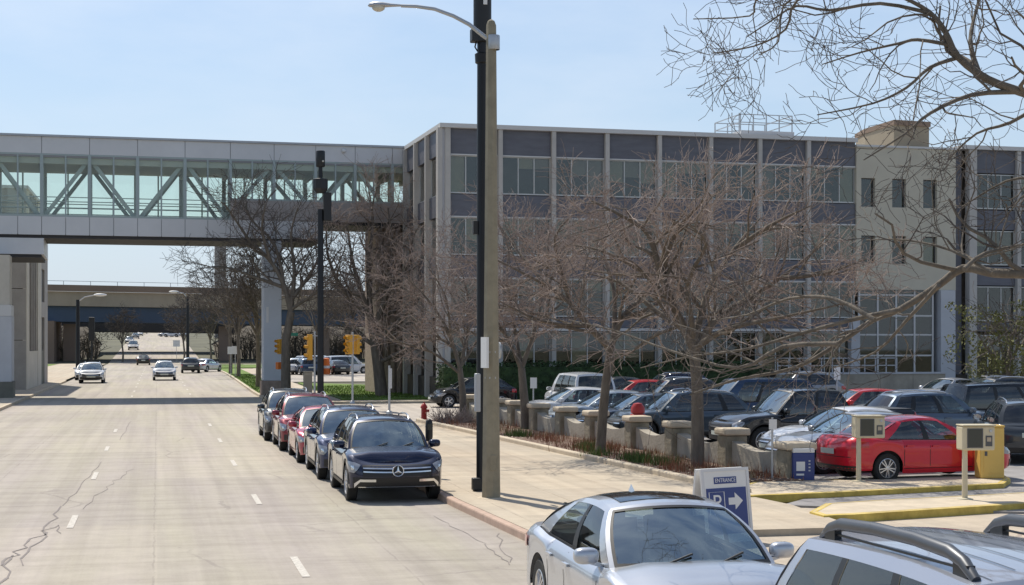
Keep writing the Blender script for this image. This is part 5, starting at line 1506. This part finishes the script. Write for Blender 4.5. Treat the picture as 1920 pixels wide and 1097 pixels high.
z = HC + 86 * (HY - 627) / F; MB().box((.1, 0, z), (.62, .03, .17), rz=R(6)).build('sign_plate', 'sign_green', o); MB().lathe([(.03, 0), (.03, z + .1)], 8, (-.15, .04, 0)).build('post', 'galvanised', o)
# corner furniture
x, y = XY(577, 84); o = thing('utility_cabinet', 'tan utility cabinet standing left of the black antenna pole', 'cabinet', (x, y, .1), R(4))
MB().bb(-.22, .22, -.2, .2, .0, 1.42).build('cabinet', 'cabinet_tan', o, bevel=.02); MB().bb(-.25, .25, -.23, .23, 1.42, 1.5).build('lid', 'cabinet_tan', o, bevel=.02)
MB().bb(-.19, .19, -.208, -.203, .1, 1.3).build('door', 'bridge_tan', o)
x, y = XY(730, 64); o = thing('sign_post', 'gray post with a narrow sign panel by the cross street corner', 'sign', (x, y, 0), R(70))
MB().lathe([(.16, 0), (.13, .3), (.05, .34), (.045, 2.2)], 10, cap=True).build('post', 'galvanised', o, smooth=True); MB().bb(-.24, .24, -.06, -.045, 1.25, 2.08).build('sign_plate', 'sign_white', o)
x, y = XY(795, 61); o = thing('fire_hydrant', 'short red fire hydrant on the pavement corner', 'hydrant', (x, y, .1))
MB().lathe([(.17, 0), (.17, .05), (.115, .06), (.11, .46), (.14, .47), (.14, .52), (.12, .56), (.075, .63), (.03, .66), (.03, .71), (.001, .71)], 16).build('barrel', 'hydrant_red', o, smooth=True)
for s_ in (-1, 1): MB().lathe([(.06, 0), (.06, .09), (.045, .11), (.001, .11)], 10, (s_ * .1, 0, .36), 'x').build('nozzle', 'hydrant_red', o, smooth=True)
MB().lathe([(.075, -.2), (.075, -.1)], 10, (0, 0, .33), 'y', True).build('nozzle_cap', 'hydrant_red', o, smooth=True)
x, y = XY(804.5, 34.8); o = thing('parking_meter', 'dark parking meter at the kerb beside the navy crest-grille vehicle', 'parking meter', (x, y, .13))
MB().lathe([(.07, 0), (.04, .03), (.035, .9)], 10).build('post', 'galvanised', o, smooth=True)
MB().lathe([(.01, .80), (.06, .81), (.085, .90), (.085, 1.18), (.07, 1.27), (.03, 1.31), (.001, 1.315)], 14).build('meter_head', 'black_box', o, smooth=True)
MB().bb(-.05, .05, -.09, -.082, 1.06, 1.2).build('screen', 'screen_dark', o)
# driveway pay machines, cabinet, blue box, thin sign post, arrow sign
def pay(label, px, py, z0=.165):
    x, y, _ = G(px, py, z0); o = thing('pay_machine', label, 'pay machine', (x, y, z0), R(-8), 'pay machines on the entry islands')
    MB().lathe([(.16, 0), (.15, .02), (.055, .03), (.05, .98)], 14, cap=True).build('post', 'cabinet_beige', o, smooth=True)
    MB().bb(-.11, .53, -.17, .17, .94, 1.40).build('housing', 'cabinet_beige', o, bevel=.03)
    MB().bb(-.115, .535, -.21, .17, 1.402, 1.43).build('hood', 'cabinet_beige', o, bevel=.01)
    MB().bb(.0, .27, -.182, -.172, 1.01, 1.34).build('screen', 'screen_dark', o, bevel=.004)
    MB().bb(-.02, .29, -.178, -.1715, .99, 1.36).build('bezel', 'rim_dark', o)
    MB().bb(.34, .47, -.18, -.172, 1.02, 1.22).build('card_slot', 'rim_dark', o, bevel=.003)
    MB().bb(.365, .445, -.186, -.1805, 1.11, 1.19).build('keypad', 'cabinet_tan', o)
    MB().lathe([(.001, -.19), (.03, -.188), (.03, -.172)], 12, (.44, 0, 1.31), 'y').build('call_button', 'galvanised', o)
    return o
pay('farther beige pay machine on a thin post in front of the red sedan', 1610, 903)
pay('nearer beige pay machine on a thin post in front of the yellow cabinet', 1809, 936)
x, y, _ = G(1855, 896, .165); o = thing('gate_cabinet', 'yellow barrier cabinet on the entry island behind the nearer pay machine', 'cabinet', (x, y, .165), R(-10))
MB().bb(-.27, .27, -.2, .2, .0, 1.12).build('cabinet', 'cabinet_yellow', o, bevel=.03); MB().bb(-.28, .28, -.21, .21, 1.12, 1.17).build('lid', 'cabinet_yellow', o, bevel=.02)
MB().bb(-.2, .2, -.208, -.203, .12, .95).build('door', 'cabinet_yellow', o); MB().bb(-.18, -.12, -.214, -.2085, .5, .6).build('lock', 'rim_dark', o)
x, y, _ = G(1504, 905, .1); o = thing('news_box', 'blue box with white header and panel beside the end post of the wall', 'box', (x, y, .1), R(-9))
MB().bb(-.235, .235, -.16, .16, .0, .66).build('box', 'sign_blue', o, bevel=.012); MB().bb(-.235, .235, -.165, .16, .663, .75).build('header', 'sign_white', o, bevel=.01)
MB().bb(-.17, .02, -.168, -.161, .27, .47).build('white_panel', 'sign_white', o); MB().bb(-.17, .0, -.168, -.161, .17, .21).build('white_strip', 'sign_white', o)
for k in range(4): MB().bb(.1, .14, -.168, -.161, .26 + .07 * k, .29 + .07 * k).build('mark', 'pale_concrete', o)
x, y = XY(1448, 33.8); o = thing('sign_post', 'thin gray post with tiny white sign beside the end post of the wall', 'sign', (x, y, .1))
MB().lathe([(.025, 0), (.025, 1.42)], 8, cap=True).build('post', 'galvanised', o); MB().bb(-.09, .09, -.04, -.03, 1.16, 1.38).build('sign_plate', 'sign_white', o)
for px, d, py0, py1, lab in ((1569, 62, 688, 712, 'white sign on a pale post in front of the terrace wall'), (1000, 64, 708, 728, 'little white sign behind the thin dark trunk'), (433, 137, 650, 664, 'pale square sign in front of the verge trees'), (441, 139, 649, 664, 'second pale sign between the verge trees'), (331, 235, 638, 650, 'tiny round sign right of the climbing road')):
    x, y = XY(px, d); o = thing('sign_post', lab, 'sign', (x, y, 0)); za, zb_ = HC + d * (HY - py1) / F, HC + d * (HY - py0) / F; s_ = d / 60 * .13
    MB().lathe([(.03, 0), (.03, zb_)], 8, cap=True).build('post', 'galvanised', o); MB().bb(-s_, s_, -.05, -.035, za, zb_).build('sign_plate', 'sign_white', o)
x, y = XY(1352, 24.4); o = thing('arrow_sign', 'white framed blue sandwich board with a P and an arrow standing on the driveway apron', 'sign', (x, y, .02), R(19))
tilt = R(-7)
board = bpy.data.objects.new('front_board', MB().bb(-.47, .47, -.02, .02, 0, 1.16).mesh('front_board')); board.data.materials.append(MATS['sign_white']); COL.objects.link(board); board.parent = o; board.location = (0, -.2, 0); board.rotation_euler = (tilt, 0, 0)
bd = MB().bb(-.47, .47, -.02, .02, 0, 1.16).build('back_board', 'sign_white', o); bd.location = (0, .2, 0); bd.rotation_euler = (-tilt, 0, 0)
M_ = MB()
for s_ in (-1, 1): M_.bb(s_ * .455 - .025, s_ * .455 + .025, -.032, -.021, 0, 1.17)
M_.bb(-.43, .43, -.032, -.021, 1.12, 1.17); M_.build('frame', 'panel_silver', board)
MB().bb(-.40, .40, -.027, -.0205, .14, .86).build('blue_panel', 'sign_blue', board)
MB().bb(-.23, .22, -.027, -.0205, .925, 1.03).build('name_strip', 'sign_blue', board)
put_text("ENTRANCE", .088, 'sign_white', board, (-.005, -.0285, .977), (R(90), 0, 0), 'lettering', .001, .92)
M_ = MB()
for a, b_ in (((-.35, .80), (-.05, .80)), ((-.35, .45), (-.05, .45)), ((-.35, .45), (-.35, .80)), ((-.05, .45), (-.05, .80))):
    M_.bar((a[0], -.0285, a[1]), (b_[0], -.0285, b_[1]), .012, .003)
M_.build('letter_box', 'sign_white', board)
put_text("P", .34, 'sign_white', board, (-.20, -.0285, .625), (R(90), 0, 0), 'letter', .001, 1.05)
M_ = MB(); ar = [(.03, .59), (.16, .59), (.16, .51), (.32, .645), (.16, .78), (.16, .70), (.03, .70)]
M_.add([(p[0], -.0295, p[1]) for p in ar], [(0, 1, 5, 6), (2, 3, 4)]); M_.build('arrow', 'sign_white', board)
# far corner odds and ends
x, y = XY(612, 150); o = thing('traffic_barrel', 'orange construction barrel in the far lot behind the antenna pole', 'barrel', (x, y, .05))
MB().lathe([(.42, 0), (.38, .1), (.34, 1.0), (.30, 1.55), (.1, 1.6)], 14, cap=True).build('barrel', 'barrel_orange', o, smooth=True); MB().lathe([(.37, .6), (.355, .85)], 14).build('band', 'sign_white', o)
x, y = XY(71, 116); o = thing('trash_bin', 'black street bin on the left pavement by the concrete building', 'bin', (x, y, .13))
MB().lathe([(.28, 0), (.32, .1), (.34, .95), (.36, 1.0), (.30, 1.15), (.12, 1.25), (.001, 1.26)], 14).build('barrel', 'bin_black', o, smooth=True); MB().lathe([(.37, .93), (.37, .99)], 14).build('rim_band', 'black_metal', o)
x, y = XY(1062, 28.9); o = thing('drain_lid', 'small dark litter on the pavement above the silver sedan roof', 'litter', (x, y, .13)); 
M_ = MB()
rg = random.Random(2)
for k in range(7): M_.box((rg.uniform(-.05, .05), rg.uniform(-.03, .03), .010 + .004 * k), (.05, .04, .012), rz=rg.uniform(0, 3), rx=rg.uniform(-.4, .4))
M_.build('crumpled_sheet', 'dark_base', o)
o.name = 'litter'
# houses and tree line seen past the bridges
x, y = XY(413, 420); o = thing('far_tower', 'slim gray tower far beyond the freeway bridge', 'tower', (x, y, 4))
MB().bb(-1.5, 1.5, -1.5, 1.5, 0, 26.5).build('shaft', 'left_concrete', o); MB().bb(-1.8, 1.8, -1.8, 1.8, 26.5, 27.2).build('cap', 'pale_concrete', o)
M_ = MB(); rg = random.Random(14)
for k in range(46):
    x = lerp(-70, 170, k / 46) + rg.uniform(-3, 3); y = rg.uniform(330, 420)
    if -9 < x < 12: continue
    h = rg.uniform(5, 9.5); leafbox(M_, x - 4, x + 4, y - 3, y + 3, gz(y) - .5, gz(y) + h, 500, .22, rg)
tag(M_.build('far_trees', 'twig_dark'), 'hazy mass of bare trees beyond the freeway bridges', 'trees', kind='stuff')

M_ = MB(); rg = random.Random(15)
for _ in range(1500):
    x = rg.choice((rg.uniform(-46, -9.5), rg.uniform(9.5, 70), rg.uniform(9.5, 110))); y = rg.uniform(254, 263); h = rg.uniform(1.5, 5.2); z = gz(y) - .1
    p0 = Vector((x, y, z)); l1 = p0 + Vector((rg.gauss(0, .3), 0, h * .5)); l2 = l1 + Vector((rg.gauss(0, .7), 0, h * .5))
    M_.tube([p0, l1, l2], [.10, .07, .03], 3, False)
    for k in range(4):
        q = l1.lerp(l2, rg.random()); M_.tube([q, q + Vector((rg.gauss(0, .9), rg.gauss(0, .5), rg.uniform(.2, 1.0)))], [.045, .02], 3, False)
tag(M_.build('thicket', 'bark_gray'), 'brown leafless thicket under the freeway bridge on both sides of the road', 'thicket', kind='stuff')

# ------------------------------------------------------------------ vehicles
paint("navy", (0.008, 0.013, 0.042), .4, .26); paint("navy_two", (0.020, 0.032, 0.085), .45, .3); paint("wine", (0.20, 0.018, 0.035), .35, .3); paint("rose", (0.34, 0.03, 0.055), .35, .3)
paint("red", (0.60, 0.012, 0.030), .12, .32); paint("silver", (0.50, 0.52, 0.56), .6, .32); paint("bright_silver", (0.50, 0.52, 0.56), .6, .33); paint("white", (0.66, 0.67, 0.69), .0, .35)
paint("black", (0.010, 0.011, 0.013), .2, .25); paint("charcoal", (0.045, 0.05, 0.055), .4, .3); paint("slate", (0.065, 0.09, 0.115), .4, .3); paint("blue", (0.02, 0.10, 0.50), .3, .3)
paint("deep_blue", (0.018, 0.045, 0.10), .4, .3); paint("steel_blue", (0.10, 0.13, 0.17), .45, .3); paint("gray", (0.30, 0.31, 0.33), .5, .32); paint("scarlet", (0.55, 0.03, 0.03), .15, .3); paint("ice", (0.42, 0.47, 0.52), .5, .3)
paint("pale_silver", (0.40, 0.42, 0.48), .5, .36)
pm = lambda n: MATS["paint_" + n]
gk = 'cars parked along the kerb'
car('suv', 'navy crossover with a round three pointed star on its grille, nearest of the kerb row', 'car', pm("navy"), 4.62, 32.4, 0, -90.5, gk, style='crest')
car('suv', 'dark blue crossover parked directly behind the navy one with the star grille', 'car', pm("navy_two"), 4.55, 37.4, 0, -90.5, gk)
car('sedan', 'rose red sedan parked third in the kerb row', 'car', pm("rose"), 4.50, 42.4, 0, -90.5, gk)
car('suv', 'wine red car parked fourth in the kerb row', 'car', pm("wine"), 4.42, 47.1, 0, -90.5, gk)
car('suv', 'dark car with a bright windscreen at the far end of the kerb row', 'car', pm("charcoal"), 4.30, 51.9, 0, -90.5, gk)
car('sedan', 'large silver sedan with a glass sunroof in the foreground', 'car', pm("bright_silver"), 5.16, 15.53, .02, -90.5, None, style='sunroof', scale=1.06)
car('bigsuv', 'pale silver off-roader with broad gray roof rails cut by the lower right corner', 'car', pm("pale_silver"), 4.92, 7.95, .02, -90.8, None, style='rack')
car('coupe', 'bright red sedan stopped beside the pay machines', 'car', pm("red"), *XY(1716, 35.1), .08, 6, None, name='waiting_car')
gl = 'cars in the parking lot'
def lot(kind, lab, p, px, d, head=181, cat='car', **k):
    car(kind, lab, cat, pm(p), *XY(px, d), LOT, head, gl, **k)
lot('sedan', 'silver gray sedan nosed to the wall directly behind the red sedan', 'gray', 1612, 37.6, 184)
lot('sedan', 'white sedan nosed to the wall between the gray sedan and the black pickup', 'white', 1588, 40.4, 184)
lot('pickup', 'black crew cab pickup with a covered bed facing the wall', 'black', 1520, 43.6, 183, 'pickup truck')
lot('suv', 'slate blue wagon facing the wall left of the thick near trunk', 'slate', 1278, 48.2, 181)
lot('sedan', 'steel blue sedan with a pale roof edge next to the slate wagon', 'steel_blue', 1206, 51.4)
lot('sedan', 'ice blue sedan behind the leaning trunk', 'ice', 1142, 54.4)
lot('sedan', 'white car with a long bonnet behind the thin dark trunk', 'white', 1078, 58.2)
lot('van', 'white box van seen end on behind the ice blue sedan', 'white', 1087, 66.5, 92, 'van')
lot('hatch', 'red hatchback roof showing behind the leaning trunk', 'scarlet', 1196, 68.0)
lot('suv', 'dark green black car beside the red hatchback roof', 'charcoal', 1262, 64.5, 182)
lot('van', 'dark blue van behind the thick near trunk', 'deep_blue', 1405, 55.5, 181, 'van')
lot('sedan', 'bright blue car with only its roof showing above the black pickup', 'blue', 1440, 61.0)
lot('suv', 'gray crossover parked against the terrace wall by the white sign', 'gray', 1496, 77.5, 182)
lot('hatch', 'red hatchback behind the bed of the black pickup', 'scarlet', 1614, 55.0, 180)
lot('suv', 'blue gray crossover seen over the red sedan roof', 'steel_blue', 1748, 47.0, 2)
lot('sedan', 'silver sedan half hidden left of the blue gray crossover', 'silver', 1690, 54.0, 180)
lot('van', 'black minivan behind the dark crossover at the right edge', 'black', 1896, 49.6, 2, 'van')
lot('suv', 'dark crossover showing its red tail lights at the right edge', 'charcoal', 1912, 41.2, 68)
lot('sedan', 'pale gray sedan parked under the leafing tree', 'gray', 1850, 79.0, 181)
lot('sedan', 'silver sedan with a bright windscreen beside the terrace wall', 'silver', 1778, 73.0, 200)
lot('suv', 'charcoal crossover in front of the pale gray sedan', 'charcoal', 1868, 66.0, 181)
lot('suv', 'dark car close to the hedge behind the red hatchback roof', 'navy', 1255, 74.5, 181)
lot('sedan', 'shadowed sedan right of the white box van', 'charcoal', 1155, 75.5, 181)
car('hatch', 'black hatchback parked by the hedge across the side street', 'car', pm("black"), *XY(886, 75.8), 0, 182, 'cars in the cross street')
gm = 'cars on the road'
car('suv', 'white car coming down the left lane', 'car', pm("white"), *XY(173, 121), 0, -90, gm, name='moving_car')
car('sedan', 'white car trailing behind the other in the left lane', 'car', pm("white"), *XY(163, 131), 0, -90, gm, name='moving_car')
car('suv', 'white pickup-like car coming toward us in the middle lane', 'car', pm("white"), *XY(308, 130), 0, -90, gm, name='moving_car')
car('sedan', 'black car driving away under the bridge shadow', 'car', pm("black"), *XY(269, 216), 0, 90, gm, name='moving_car')
car('suv', 'dark crossover waiting at the side street right of the road', 'car', pm("charcoal"), *XY(357, 160), 0, 90, gm, name='moving_car')
car('sedan', 'silver sedan beside the dark crossover at the side street', 'car', pm("silver"), *XY(386, 166), 0, 60, gm, name='moving_car')
gf = 'cars parked in the far lot'
for px, d, k, p, lab in ((548, 152, 'suv', 'white', 'white crossover at the left of the far lot'), (572, 150, 'suv', 'deep_blue', 'dark blue crossover left of the orange barrel'), (595, 158, 'van', 'white', 'white van behind the antenna pole in the far lot'),
                         (630, 152, 'sedan', 'charcoal', 'dark sedan just right of the orange barrel'), (648, 156, 'van', 'white', 'white van at the right of the far lot')):
    car(k, lab, 'car', pm(p), *XY(px, d), 0, 100 if k != 'van' else 20, gf)
gu = 'cars parked on the climbing road'
for px, d, k, p, lab in ((250, 300, 'van', 'white', 'white van parked on the climbing road under the bridge'), (243, 350, 'suv', 'gray', 'gray car second in the climbing row'), (254, 400, 'suv', 'charcoal', 'dark car third in the climbing row'), (262, 440, 'sedan', 'silver', 'silver car fourth in the climbing row'), (270, 470, 'suv', 'black', 'black car last in the climbing row'),
                         (312, 430, 'sedan', 'silver', 'silver car at the left of the hilltop lot'), (322, 425, 'suv', 'white', 'white car in the hilltop lot'), (333, 430, 'sedan', 'gray', 'gray car at the right of the hilltop lot')):
    x, y = XY(px, d); car(k, lab, 'car', pm(p), x, y, gz(y), -90 if px < 290 else 170, gu)
